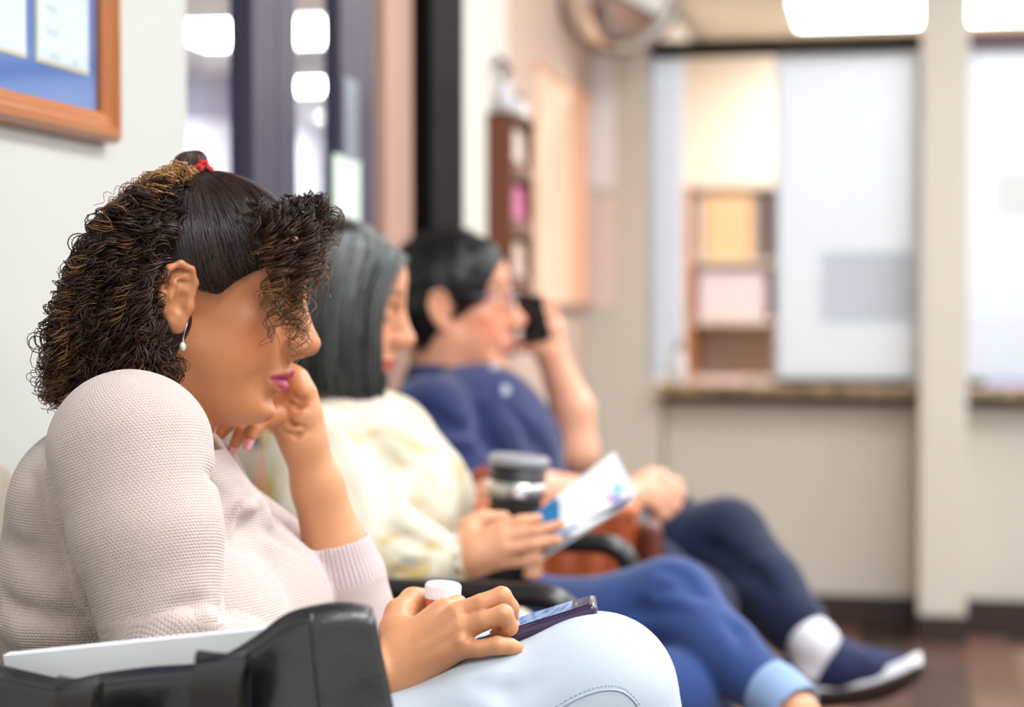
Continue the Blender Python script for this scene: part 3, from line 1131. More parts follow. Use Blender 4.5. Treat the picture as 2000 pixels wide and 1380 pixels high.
fo = empty('white_folder', (0.4, 1.34, 0.47))
m_folder = mat('white card', (233, 236, 238), 0.5)
a, b = at(8, 1278, 1.362), at(520, 1226, 1.362)
bm = bmesh.new()
d = b - a
ang = math.atan2(d[2], d[0])
L_ = math.hypot(d[0], d[2])
Mf = Matrix.Translation(Vector(a)) @ Matrix.Rotation(-ang, 4, 'Y')
bx(bm, 0.0, L_ + 0.03, -0.001, 0.001, -0.27, 0.0, 0.0008, 1, Mf)
bx(bm, 0.0, L_ + 0.03, 0.011, 0.013, -0.27, 0.0, 0.0008, 1, Mf)
bx(bm, -0.001, 0.001, -0.001, 0.013, -0.27, 0.0, 0.0008, 1, Mf)
o = bm_obj('cover', bm, m_folder)
o.parent = fo
o.location = -fo.location
bm = bmesh.new()
bx(bm, 0.003, L_ + 0.025, 0.0012, 0.0108, -0.268, -0.003, 0, 1, Mf)
o = bm_obj('pages', bm, mat('paper edge', (228, 230, 230), 0.8, noise=0.1, nscale=900), fo)
o.location = -fo.location
tag(fo, 'white folder standing inside the black tote bag', 'folder')

# ================================================================== pill bottle
pb_c = at(857, 1137, 1.713)
pb = empty('pill_bottle', tuple(pb_c + np.array([0, 0, -0.075])))
tilt = M4(Ry(0.06), [0, 0, 0])
lathe('vial', [(0.0, 0.0), (0.0150, 0.0), (0.0158, 0.002), (0.0158, 0.06), (0.0140, 0.064), (0.0, 0.064)],
      mat('amber plastic', (214, 92, 30), 0.15, coat=0.5), pb, 40, tilt)
lathe('label', [(0.0159, 0.008), (0.01605, 0.008), (0.01605, 0.050), (0.0159, 0.050)], mat('yellow label', (224, 168, 60), 0.5), pb, 40, tilt)
n_ = 72
prof = []
cap_r = 0.0172
V, fs = [], []
zs_ = [0.0600, 0.0610, 0.0725, 0.0745, 0.0752]
rs_ = [cap_r - 0.0006, cap_r, cap_r, cap_r - 0.0012, cap_r - 0.003]
for i, (z, r) in enumerate(zip(zs_, rs_)):
    for j in range(n_):
        rr = r + (0.00035 if (j % 2 == 0 and i in (1, 2)) else 0)
        a = 2 * math.pi * j / n_
        V.append((rr * math.cos(a), rr * math.sin(a), z))
for i in range(len(zs_) - 1):
    for j in range(n_):
        j2 = (j + 1) % n_
        fs.append((i * n_ + j, i * n_ + j2, (i + 1) * n_ + j2, (i + 1) * n_ + j))
fs.append(tuple(range((len(zs_) - 1) * n_, len(zs_) * n_)))
fs.append(tuple(range(n_ - 1, -1, -1)))
V = np.array(V) @ tilt[:3, :3].T
mesh_obj('cap', V, fs, mat('white ribbed plastic', (246, 246, 250), 0.4), pb)
tag(pb, 'amber pill bottle with white cap held in the hand', 'pill bottle')

# ================================================================== phone on the lap
ph_a, ph_b = at(935, 1262, 1.655), at(1166, 1190, 1.672)
ph = empty('smartphone', tuple((ph_a + ph_b) / 2))
ex_ = (ph_b - ph_a) / np.linalg.norm(ph_b - ph_a)
ey_ = np.array([-0.05, 1.0, 0.0])
ey_ -= ex_ * (ey_ @ ex_)
ey_ /= np.linalg.norm(ey_)
ez_ = np.cross(ex_, ey_)
Mp = Matrix(((ex_[0], ey_[0], ez_[0], 0), (ex_[1], ey_[1], ez_[1], 0), (ex_[2], ey_[2], ez_[2], 0), (0, 0, 0, 1)))
LP = np.linalg.norm(ph_b - ph_a) + 0.022
hl = LP / 2
bm = bmesh.new()
bx(bm, -hl - 0.011, hl - 0.011, 0.0, 0.072, -0.006, 0.006, 0.0048, 4, Mp)
bm_obj('case', bm, mat('dark purple glossy case', (48, 24, 66), 0.18, coat=0.8), ph, True)
bm = bmesh.new()
bx(bm, -hl - 0.006, hl - 0.016, 0.004, 0.068, 0.0052, 0.0066, 0.0005, 1, Mp)
bm_obj('face_glass', bm, mat('black glass', (16, 14, 24), 0.08), ph)
t = NT('phone screen')
tc = t.n('ShaderNodeTexCoord')
mp_ = t.n('ShaderNodeMapping')
mp_.inputs['Scale'].default_value = (26, 9, 9)
t.l(tc.outputs['Object'], mp_.inputs[0])
nz = t.n('ShaderNodeTexNoise', i_Scale=6.0, i_Detail=1.0)
t.l(mp_.outputs[0], nz.inputs['Vector'])
rp = t.n('ShaderNodeValToRGB')
rp.color_ramp.elements[0].color = lin((70, 96, 140))
rp.color_ramp.elements[0].position = 0.42
rp.color_ramp.elements[1].color = lin((126, 150, 184))
rp.color_ramp.elements[1].position = 0.52
t.l(nz.outputs['Fac'], rp.inputs[0])
t.l(rp.outputs[0], t.b.inputs['Base Color'])
t.l(rp.outputs[0], t.b.inputs['Emission Color'])
t.set(Roughness=0.1, Emission_Strength=0.35)
bm = bmesh.new()
bx(bm, -hl + 0.004, hl - 0.034, 0.006, 0.066, 0.0066, 0.0070, 0, 1, Mp)
bm_obj('screen', bm, t.m, ph)
bm = bmesh.new()
bx(bm, hl - 0.0305, hl - 0.029, 0.028, 0.044, 0.0066, 0.0071, 0, 1, Mp)
bm_obj('earpiece', bm, m_alu, ph)
tag(ph, 'dark purple smartphone lying on the pale jeans under the fingers', 'phone')

# ================================================================== tumbler
tb = empty('tumbler', tuple(at(994, 1136, 2.60)))
m_cup = mat('matte black steel', (40, 40, 42), 0.45, metal=0.3)
tlt = M4(Ry(0.08) @ Rx(-0.02), [0, 0, 0])
lathe('cup_body', [(0.0, 0.0), (0.031, 0.0), (0.033, 0.003), (0.0375, 0.115), (0.0425, 0.172), (0.0, 0.172)], m_cup, tb, 40, tlt)
lathe('steel_band', [(0.0395, 0.124), (0.0404, 0.124), (0.0424, 0.146), (0.0412, 0.146)], mat('brushed steel', (196, 196, 190), 0.3, metal=0.9), tb, 40, tlt)
lathe('lid', [(0.0, 0.170), (0.0428, 0.170), (0.0445, 0.173), (0.0445, 0.181), (0.040, 0.184), (0.036, 0.180), (0.0, 0.180)], mat('smoky clear lid', (150, 152, 156), 0.15), tb, 40, tlt)
bm = bmesh.new()
bx(bm, 0.006, 0.020, -0.0435, -0.0415, 0.128, 0.142, 0.0006, 1, Matrix(tlt.tolist()))
bm_obj('band_mark', bm, m_white, tb)
tag(tb, 'black steel tumbler with a silver band and clear lid', 'tumbler')

# ================================================================== side table and brown handbag between the chairs
st = empty('side_table', (0.46, 3.0, 0))
m_tbl = mat('table wood', (120, 58, 30), 0.4, noise=0.2, nscale=12, stretch=(0.2, 1, 1))
box('table_top', m_tbl, -0.26, 0.26, -0.115, 0.115, 0.46, 0.485, st, 0.004)
for sx in (-1, 1):
    for sy in (-1, 1):
        box('leg', m_tbl, sx * 0.23 - 0.016, sx * 0.23 + 0.016, sy * 0.09 - 0.016, sy * 0.09 + 0.016, 0, 0.46, st, 0.003)
tag(st, 'narrow wooden side table between two chairs', 'side table')
hb = empty('handbag', (0.47, 3.0, 0.485))
m_tan = mat('reddish brown leather', (158, 70, 26), 0.42, noise=0.18, nscale=18, bump=0.2, bscale=300)
m_tan2 = mat('dark brown leather', (92, 34, 16), 0.45, noise=0.18, nscale=18, bump=0.2, bscale=300)
S = SDF()
S.chain([(-0.16, 0, 0.055), (0.085, 0, 0.055)], [0.055, 0.055], 0.01)
S.chain([(-0.16, 0, 0.19), (0.085, 0, 0.20)], [0.026, 0.026], 0.01)
for sx in np.linspace(-0.16, 0.085, 6):
    S.cone((sx, 0, 0.055), (sx, 0, 0.20), 0.055, 0.026, 0.01)
v, f = S.mesh(0.006)
v[:, 2] = np.maximum(v[:, 2], 0.001)
mesh_obj('bag_body', smooth_mesh(v, f, 2), f, m_tan, hb, True)
box('side_gusset', m_tan2, 0.118, 0.148, -0.045, 0.045, 0.001, 0.205, hb, 0.012, 3)
box('top_band', mat('light tan leather', (206, 118, 72), 0.45), -0.18, 0.112, -0.030, 0.030, 0.212, 0.232, hb, 0.006, 3)
tube('handle', catmull([(-0.165, -0.03, 0.18), (-0.172, -0.034, 0.25), (-0.14, -0.036, 0.285), (-0.105, -0.034, 0.25), (-0.10, -0.03, 0.19)], 24), 0.009, m_tan, hb)
tag(hb, 'reddish brown leather handbag with rounded handle behind the tumbler', 'handbag')
# ================================================================== people: shared tools
from mathutils.bvhtree import BVHTree

def skin_mat(name, rgb, rough=0.42):
    """skin: base tone, local tint from the Col attribute (lips, blush), pores as fine relief"""
    t = NT(name)
    a = t.n('ShaderNodeVertexColor', layer_name='Col')
    tc = t.n('ShaderNodeTexCoord')
    n1 = t.n('ShaderNodeTexNoise', i_Scale=28.0, i_Detail=4.0)
    t.l(tc.outputs['Object'], n1.inputs['Vector'])
    mr1 = t.n('ShaderNodeMapRange')
    mr1.inputs[3].default_value = 0.93
    mr1.inputs[4].default_value = 1.07
    t.l(n1.outputs['Fac'], mr1.inputs[0])
    vm = t.n('ShaderNodeVectorMath', operation='SCALE')
    t.l(a.outputs['Color'], vm.inputs[0])
    t.l(mr1.outputs[0], vm.inputs['Scale'])
    t.l(vm.outputs[0], t.b.inputs['Base Color'])
    n2 = t.n('ShaderNodeTexNoise', i_Scale=330.0, i_Detail=4.0)
    t.l(tc.outputs['Object'], n2.inputs['Vector'])
    bp = t.n('ShaderNodeBump', i_Strength=0.22, i_Distance=0.001)
    t.l(n2.outputs['Fac'], bp.inputs['Height'])
    t.l(bp.outputs[0], t.b.inputs['Normal'])
    t.set(Roughness=rough, Specular_IOR_Level=0.45)
    t.b.inputs['Subsurface Weight'].default_value = 0.18
    t.b.inputs['Subsurface Radius'].default_value = (0.012, 0.005, 0.003)
    t.b.inputs['Subsurface Scale'].default_value = 0.6
    return t.m


def hair_mat(name, rough=0.34):
    t = NT(name)
    a = t.n('ShaderNodeVertexColor', layer_name='Col')
    t.l(a.outputs['Color'], t.b.inputs['Base Color'])
    t.set(Roughness=rough, Specular_IOR_Level=0.4)
    t.b.inputs['Anisotropic'].default_value = 0.4
    return t.m


def head_prims(S, full=0.0, male=False, lids=0.0, ears=(-1, 1), lipk=0.88):
    """a head in local metres: x forward, y left, z up, origin midway between the ear holes"""
    S.ell((-0.006, 0, 0.046), (0.094, 0.070, 0.082), 0.02)
    S.ell((-0.035, 0, 0.026), (0.064, 0.065, 0.070), 0.02)
    S.ell((0.048, 0, 0.062), (0.049, 0.053, 0.052), 0.02)          # forehead
    S.ell((0.040, 0, -0.010), (0.046, 0.046, 0.062), 0.02)         # face mass
    for s in (-1, 1):
        S.cone((0.006, s * 0.047, -0.040), (0.064, s * 0.014, -0.084), 0.014, 0.014, 0.022)   # jaw
        S.ell((0.053, s * 0.036, -0.004), (0.024, 0.019, 0.016), 0.02)                          # cheekbone
        S.ell((0.036, s * (0.034 + full * 0.005), -0.040), (0.032, 0.018 + full * 0.004, 0.032), 0.024)  # cheek
        S.cone((0.086, s * 0.010, 0.038), (0.064, s * 0.044, 0.042), 0.009, 0.008, 0.018)        # brow ridge
        S.ell((0.068, s * 0.022, -0.030), (0.016, 0.016, 0.022), 0.018)                         # beside the nose and mouth
    S.ell((0.079, 0, -0.086), (0.0200, 0.020, 0.018), 0.016)        # chin
    S.ell((0.034, 0, -0.078 - 0.008 * full), (0.044, 0.034, 0.020 + 0.010 * full), 0.024)   # under the chin
    for s in (-1, 1):
        S.cone((-0.008, s * 0.026, -0.062), (0.045, s * 0.014, -0.076), 0.030, 0.022, 0.02)   # throat
    S.ell((0.076, 0, -0.050), (0.0205, 0.025, 0.024), 0.016)        # muzzle
    for s in (-1, 1):
        S.ell((0.098, s * 0.033, 0.014), (0.020, 0.0185, 0.0120), 0.016, sub=True)
        S.ell((0.0700, s * 0.0315, 0.0150), (0.0148, 0.0150, 0.0140), 0.005)
        if lids:
            S.chain([(0.0815, s * 0.020, 0.0090), (0.0850, s * 0.031, 0.0055), (0.0800, s * 0.043, 0.0085)], [0.0014, 0.0018, 0.0012], 0.003)
    # nose
    S.chain([(0.080, 0, 0.034), (0.087, 0, 0.004), (0.092, 0, -0.024)], [0.011, 0.0125, 0.0125], 0.010)
    S.cone((0.089, 0, 0.030), (0.1135, 0, -0.012), 0.0085, 0.0105, 0.014)
    S.ell((0.1135, 0, -0.0165), (0.0125, 0.0122, 0.0112), 0.009)
    for s in (-1, 1):
        S.ell((0.1015, s * 0.0125, -0.0200), (0.0120, 0.0066, 0.0088), 0.007)
        S.ell((0.1070, s * 0.0066, -0.0275), (0.0070, 0.0034, 0.0046), 0.003, sub=True)
    S.cone((0.1095, 0, -0.027), (0.0995, 0, -0.034), 0.0035, 0.004, 0.006)
    # lips and mouth line
    S.chain([(0.084, 0.024, -0.0555), (0.0965, 0.012, -0.0495), (0.1005, 0.0, -0.0485), (0.0965, -0.012, -0.0495), (0.084, -0.024, -0.0555)],
            [0.0026, 0.0052 * lipk, 0.0056 * lipk, 0.0052 * lipk, 0.0026], 0.006)
    S.chain([(0.085, 0.022, -0.0590), (0.0945, 0.011, -0.0640), (0.0972, 0.0, -0.0655), (0.0945, -0.011, -0.0640), (0.085, -0.022, -0.0590)],
            [0.0028, 0.0064 * lipk, 0.0072 * lipk, 0.0064 * lipk, 0.0028], 0.006)
    S.chain([(0.085, 0.0275, -0.0575), (0.1000, 0.012, -0.0560), (0.1065, 0.0, -0.0562), (0.1000, -0.012, -0.0560), (0.085, -0.0275, -0.0575)],
            [0.0009, 0.0013, 0.0014, 0.0013, 0.0009], 0.0035, sub=True)
    S.chain([(0.090, 0.016, -0.079), (0.1025, 0, -0.0785), (0.090, -0.016, -0.079)], [0.004, 0.005, 0.004], 0.014, sub=True)
    # ears
    for s in ears:
        A = Rz(-s * 0.30)
        o = np.array([-0.002, s * 0.0700, 0.0])

        def e(u, v, w):   # u backward, v up, w outward
            p = A @ np.array([-u, 0, 0]) + np.array([0, 0, v]) + (A @ np.array([0, s * w, 0]))
            return o + p
        hx_ = [(0.002, 0.010, 0.004), (0.001, 0.024, 0.006), (0.008, 0.036, 0.009), (0.020, 0.0395, 0.012), (0.031, 0.033, 0.014), (0.0355, 0.018, 0.014),
               (0.033, 0.002, 0.012), (0.026, -0.010, 0.009), (0.018, -0.019, 0.007)]
        S.ell(e(0.017, 0.012, 0.0045), (0.0175, 0.0042, 0.027), 0.006, rot=A)
        S.ell(e(0.011, -0.004, 0.004), (0.012, 0.004, 0.016), 0.006, rot=A)
        S.chain([e(*h) for h in hx_], [0.0028, 0.0032, 0.0036, 0.0038, 0.0038, 0.0036, 0.0034, 0.0034, 0.0040], 0.003)
        S.chain([e(0.021, -0.008, 0.009), e(0.0255, 0.006, 0.0115), e(0.0225, 0.020, 0.011), e(0.012, 0.028, 0.008)], [0.0038, 0.0042, 0.0040, 0.0030], 0.004)
        S.ell(e(0.0115, 0.002, 0.0095), (0.0080, 0.0085, 0.0110), 0.003, sub=True, rot=A)
        S.ell(e(0.0130, 0.0215, 0.0110), (0.0085, 0.0060, 0.0038), 0.003, sub=True, rot=A)
        S.chain([e(0.010, 0.0325, 0.0115), e(0.022, 0.0330, 0.0150), e(0.0295, 0.022, 0.0165), e(0.0290, 0.006, 0.0150)], [0.0012, 0.0018, 0.0018, 0.0012], 0.003, sub=True)
        S.ell(e(0.002, -0.001, 0.0065), (0.0050, 0.0040, 0.0065), 0.004, rot=A)
        S.ell(e(0.0105, -0.0205, 0.006), (0.0085, 0.0042, 0.0100), 0.005, rot=A)
        S.cone(e(0.010, 0.02, -0.004), e(0.010, -0.01, -0.004), 0.010, 0.009, 0.008)


def face_color(L, base, lip, brow=None, blush=0.25, browz=0.044):
    """colour of the skin itself at head-local points: lips, eyebrows, a little more red in cheek, nose and ear"""
    n = len(L)
    c = np.tile(np.array(lin(base)[:3]), (n, 1))
    x, y, z = L[:, 0], L[:, 1], L[:, 2]

    def mixin(mask, rgb):
        m_ = np.clip(mask, 0, 1)[:, None]
        c[:] = c * (1 - m_) + np.array(lin(rgb)[:3]) * m_
    red = tuple(np.clip(np.array(base) * np.array([1.04, 0.86, 0.82]), 0, 255))
    g = np.exp(-(((x - 0.065) / 0.03) ** 2 + ((np.abs(y) - 0.045) / 0.03) ** 2 + ((z + 0.02) / 0.025) ** 2)) * blush
    g += np.exp(-(((x - 0.115) / 0.012) ** 2 + (y / 0.014) ** 2 + ((z + 0.018) / 0.012) ** 2)) * blush
    mixin(g * 1.2, red)
    up_edge = -0.0425 - 0.011 * (np.abs(y) / 0.026) ** 1.5
    lo_edge = -0.0735 + 0.0165 * (np.abs(y) / 0.026) ** 1.8
    inl = np.clip((up_edge - z) / 0.0012, 0, 1) * np.clip((z - lo_edge) / 0.0012, 0, 1) * (np.abs(y) < 0.0275) * (x > 0.080)
    mixin(inl, lip)
    if brow is not None:
        zz = browz + 0.006 * np.clip(1 - ((np.abs(y) - 0.034) / 0.02) ** 2, -1, 1)
        bm_ = np.clip(1.6 - np.abs(z - zz) / 0.0032, 0, 1) * (np.abs(y) > 0.011) * (np.abs(y) < 0.054) * (x > 0.045)
        mixin(bm_ * 0.8, brow)
        lash = np.clip(1.5 - np.abs(z - (0.0085 + 0.0018 * ((np.abs(y) - 0.031) / 0.012) ** 2)) / 0.0016, 0, 1) * (np.abs(np.abs(y) - 0.031) < 0.0135) * (x > 0.07)
        mixin(lash * 0.9, (30, 18, 14))
    return c


def wob(seed, scale, amp):
    r = np.random.RandomState(seed)
    K = r.normal(size=(10, 3)) / scale
    ph_ = r.uniform(0, 6.28, 10)

    def f(P):
        return amp * np.sin(P @ K.T + ph_).sum(1) / 3.2
    return f


def nail(tip, back, outdir, L, Wd, material, parent, org_):
    """a small curved fingernail plate on a fingertip"""
    tip, back, outdir = map(lambda q: np.asarray(q, float), (tip, back, outdir))
    d = tip - back
    d /= np.linalg.norm(d)
    o_ = outdir - d * (outdir @ d)
    o_ /= np.linalg.norm(o_)
    w_ = np.cross(d, o_)
    nu, nv = 9, 7
    V = []
    for th in (0.0, 0.0007):
        for i in range(nu):
            u = i / (nu - 1)
            for j in range(nv):
                v = (j / (nv - 1) - 0.5) * 2
                rnd = 1 - 0.35 * max(0, (u - 0.6) / 0.4) ** 2 - 0.3 * max(0, (0.25 - u) / 0.25) ** 2
                V.append(back + d * (u * L) + w_ * (v * Wd / 2 * rnd) + o_ * (th - 0.30 * Wd * v * v * rnd - 0.0025 * (u - 0.4) ** 2))
    fs = []
    n1 = nu * nv
    for i in range(nu - 1):
        for j in range(nv - 1):
            a = i * nv + j
            fs.append((a, a + 1, a + nv + 1, a + nv))
            fs.append((n1 + a, n1 + a + nv, n1 + a + nv + 1, n1 + a + 1))
    rim = [j for j in range(nv)] + [i * nv + nv - 1 for i in range(1, nu)] + [(nu - 1) * nv + j for j in range(nv - 2, -1, -1)] + [i * nv for i in range(nu - 2, 0, -1)]
    for a, b in zip(rim, rim[1:] + rim[:1]):
        fs.append((b, a, n1 + a, n1 + b))
    return mesh_obj('fingernail', np.array(V) - org_, fs, material, parent, True)


def strands(name, paths, radii, cols, material, parent, org_, sides=3):
    """hair strands as thin tubes in one mesh, one colour list (n,3) per strand"""
    V, Q, C, base = [], [], [], 0
    a = np.arange(sides) * 2 * math.pi / sides
    ca, sa = np.cos(a), np.sin(a)
    byn = {}
    for i, p in enumerate(paths):
        byn.setdefault(len(p), []).append(i)
    for n, ii in byn.items():
        P = np.stack([paths[i] for i in ii])
        R = np.stack([radii[i] * np.ones(n) for i in ii])
        K = np.stack([cols[i] for i in ii])
        T = np.gradient(P, axis=1)
        T /= np.linalg.norm(T, axis=2, keepdims=True) + 1e-12
        N_ = np.zeros_like(P)
        ref = np.tile(np.array([0.3, 0.8, 0.52]), (len(ii), 1))
        cur = ref - T[:, 0] * (ref * T[:, 0]).sum(1, keepdims=True)
        for k in range(n):
            cur = cur - T[:, k] * (cur * T[:, k]).sum(1, keepdims=True)
            cur /= np.linalg.norm(cur, axis=1, keepdims=True) + 1e-9
            N_[:, k] = cur
        Bn = np.cross(T, N_)
        ring = P[:, :, None, :] + R[:, :, None, None] * (ca[None, None, :, None] * N_[:, :, None, :] + sa[None, None, :, None] * Bn[:, :, None, :])
        m_ = len(ii)
        V.append(ring.reshape(-1, 3))
        C.append(np.repeat(K[:, :, None, :], sides, 2).reshape(-1, 3))
        s0 = (np.arange(m_) * n * sides)[:, None, None]
        k0 = (np.arange(n - 1) * sides)[None, :, None]
        j = np.arange(sides)[None, None, :]
        j2 = (j + 1) % sides
        q = np.stack([s0 + k0 + j, s0 + k0 + j2, s0 + k0 + sides + j2, s0 + k0 + sides + j], -1).reshape(-1, 4) + base
        Q.append(q)
        base += m_ * n * sides
    o = mesh_obj(name, np.concatenate(V) - org_, np.concatenate(Q), material, parent, True)
    set_color(o, np.concatenate(C))
    return o


def knit_uv(v, axes, torso):
    """per-vertex fabric coordinates: around and along the nearest sleeve or the torso"""
    best = np.full(len(v), 1e9)
    uv = np.zeros((len(v), 3))
    cx_, cy_, r_ = torso
    dT = np.abs(np.hypot(v[:, 0] - cx_, v[:, 1] - cy_) - r_) + 0.03
    ang = np.arctan2(v[:, 0] - cx_, -(v[:, 1] - cy_))
    uv[:, 0] = ang * r_
    uv[:, 1] = v[:, 2]
    best[:] = 0.0
    for (a, b, ra, rb) in axes:
        a, b = np.asarray(a), np.asarray(b)
        ba = b - a
        L = np.linalg.norm(ba)
        d = ba / L
        e1 = np.array([0, -1.0, 0]) - d * (-d[1])
        e1 /= np.linalg.norm(e1)
        e2 = np.cross(d, e1)
        w = v - a
        h = (w @ d)
        rad = np.linalg.norm(w - h[:, None] * d, axis=1)
        hh = np.clip(h / L, -0.15, 1.1)
        rr = ra + (rb - ra) * hh
        sel = (h > -0.09) & (h < L + 0.02) & (np.where(h < 0, np.linalg.norm(w, axis=1), rad) < rr * 1.28)
        an = np.arctan2(w @ e2, w @ e1)
        uv[sel, 0] = an[sel] * (ra + rb) / 2
        uv[sel, 1] = h[sel]
    return uv


def knit_mat(name, rgb, pitch=0.0031, strength=0.7, rib=False, second=None):
    t = NT(name)
    a = t.n('ShaderNodeAttribute', attribute_name='kuv')
    sp_ = t.n('ShaderNodeSeparateXYZ')
    t.l(a.outputs['Vector'], sp_.inputs[0])

    def mth(op, x, y=None):
        nd = t.n('ShaderNodeMath', operation=op)
        for i, q in enumerate((x, y)):
            if q is None:
                continue
            if isinstance(q, (int, float)):
                nd.inputs[i].default_value = q
            else:
                t.l(q, nd.inputs[i])
        return nd.outputs[0]
    u = mth('DIVIDE', sp_.outputs['X'], pitch)
    v = mth('DIVIDE', sp_.outputs['Y'], pitch * 0.85)
    if rib:
        hgt = mth('ABSOLUTE', mth('SINE', mth('MULTIPLY', u, math.pi * 0.62)))
    else:
        par = mth('MULTIPLY', mth('MODULO', mth('FLOOR', v), 2.0), 0.5)
        su = mth('ABSOLUTE', mth('SINE', mth('MULTIPLY', mth('ADD', u, par), math.pi)))
        sv = mth('ABSOLUTE', mth('SINE', mth('MULTIPLY', v, math.pi)))
        hgt = mth('MULTIPLY', su, sv)
    tc_ = t.n('ShaderNodeTexCoord')
    nz_ = t.n('ShaderNodeTexNoise', i_Scale=900.0, i_Detail=3.0)
    t.l(tc_.outputs['Object'], nz_.inputs['Vector'])
    hh = mth('ADD', hgt, mth('MULTIPLY', nz_.outputs['Fac'], 0.35))
    bp_ = t.n('ShaderNodeBump', i_Strength=strength, i_Distance=0.0016)
    t.l(hh, bp_.inputs['Height'])
    t.l(bp_.outputs[0], t.b.inputs['Normal'])
    nb = t.n('ShaderNodeTexNoise', i_Scale=260.0, i_Detail=2.0)
    t.l(tc_.outputs['Object'], nb.inputs['Vector'])
    mx_ = t.n('ShaderNodeMix', data_type='RGBA')
    mx_.inputs[6].default_value = lin(tuple(q * 0.965 for q in rgb))
    mx_.inputs[7].default_value = lin(tuple(min(255, q * 1.025) for q in rgb))
    t.l(nb.outputs['Fac'], mx_.inputs[0])
    t.l(mx_.outputs[2], t.b.inputs['Base Color'])
    t.set(Roughness=0.92, Specular_IOR_Level=0.2)
    t.b.inputs['Sheen Weight'].default_value = 0.35
    t.b.inputs['Sheen Roughness'].default_value = 0.6
    return t.m


def denim_mat(name, rgb, var=0.2, sc=9.0, twill=500.0):
    t = NT(name)
    tc_ = t.n('ShaderNodeTexCoord')
    n1_ = t.n('ShaderNodeTexNoise', i_Scale=sc, i_Detail=5.0)
    t.l(tc_.outputs['Object'], n1_.inputs['Vector'])
    mx_ = t.n('ShaderNodeMix', data_type='RGBA')
    c_ = lin(rgb)
    mx_.inputs[6].default_value = tuple(q * (1 - var) for q in c_[:3]) + (1,)
    mx_.inputs[7].default_value = tuple(min(1, q * (1 + var)) for q in c_[:3]) + (1,)
    t.l(n1_.outputs['Fac'], mx_.inputs[0])
    t.l(mx_.outputs[2], t.b.inputs['Base Color'])
    wv_ = t.n('ShaderNodeTexWave', i_Scale=twill)
    wv_.bands_direction = 'DIAGONAL'
    t.l(tc_.outputs['Object'], wv_.inputs['Vector'])
    n2_ = t.n('ShaderNodeTexNoise', i_Scale=700.0)
    t.l(tc_.outputs['Object'], n2_.inputs['Vector'])
    ad = t.n('ShaderNodeMath', operation='ADD')
    t.l(wv_.outputs['Fac'], ad.inputs[0])
    t.l(n2_.outputs['Fac'], ad.inputs[1])
    bp_ = t.n('ShaderNodeBump', i_Strength=0.25, i_Distance=0.0006)
    t.l(ad.outputs[0], bp_.inputs['Height'])
    t.l(bp_.outputs[0], t.b.inputs['Normal'])
    t.set(Roughness=0.85, Specular_IOR_Level=0.25)
    t.b.inputs['Sheen Weight'].default_value = 0.2
    return t.m


def caster(S_, res=0.008):
    """coarse copy of an implicit surface, to lay folds and seams onto it"""
    v_, f_ = S_.mesh(res)
    tree = BVHTree.FromPolygons([Vector(p) for p in v_], f_.tolist())

    def on(px, py, inset=0.0, fallback=None):
        d_ = ray(px, py)
        d_ = d_ / np.linalg.norm(d_)
        h_ = tree.ray_cast(Vector(CAM), Vector(d_))
        if h_[0] is None:
            return fallback
        return np.array(h_[0]) - np.array(h_[1]) * inset
    return on


def folds(S_, on, specs, fallbackY):
    for kind, pts, rad, k in specs:
        P_ = []
        for (px, py) in pts:
            q = on(px, py, 0.0)
            P_.append(at(px, py, fallbackY) if q is None else q)
        P_ = np.array(P_)
        cam_dir = (CAM - P_.mean(0))
        cam_dir /= np.linalg.norm(cam_dir)
        if kind == 'v':     # valley
            S_.chain(list(P_ + cam_dir * 0.6 * max(rad)), rad, k, sub=True)
        else:               # ridge
            S_.chain(list(P_ - cam_dir * 0.45 * max(rad)), rad, k)
# ================================================================== woman in the pale sweater
W1 = empty('person', (0.28, Y1, 0.46))
O1 = np.array(W1.location)
YAW1, PIT1 = math.radians(13), math.radians(12)
RH1 = Rz(YAW1) @ Ry(PIT1)
RF1 = Rz(YAW1)                                    # head frame turned but not tipped
ear1 = at(368, 597, 1.648)
H1 = ear1 + RH1 @ np.array([0.004, 0.0685, 0.0])   # midway between the ear holes
HS1 = 0.95
m_skin1 = skin_mat('warm brown skin', (196, 131, 88))
base1 = (196, 131, 88)


def j(px, py, Y):
    return at(px, py, Y)


B = SDF()
B.frame(RH1, H1, HS1)
head_prims(B, full=1.0, lids=1.0)
B.frame()
nk0 = H1 + RH1 @ np.array([-0.022, 0, -0.045])
nk1 = j(292, 805, Y1)
B.cone(nk0, nk1, 0.052, 0.056, 0.02)
B.cone(H1 + RH1 @ np.array([0.015, 0, -0.070]), j(300, 855, Y1), 0.028, 0.042, 0.015)
# shoulders and arms under the knit
shR, shL = j(256, 884, 1.535), j(330, 965, 1.88)
elR, elL = j(328, 1300, 1.50), j(688, 1218, 1.86)
B.cone(shR, shL, 0.042, 0.042, 0.02)
B.cone(nk1, j(275, 1000, Y1), 0.054, 0.08, 0.02)
B.cone(j(275, 1000, Y1), j(290, 1200, Y1), 0.08, 0.11, 0.02)
B.cone(shR, elR, 0.058, 0.042, 0.02)
B.cone(shL, elL, 0.050, 0.038, 0.02)
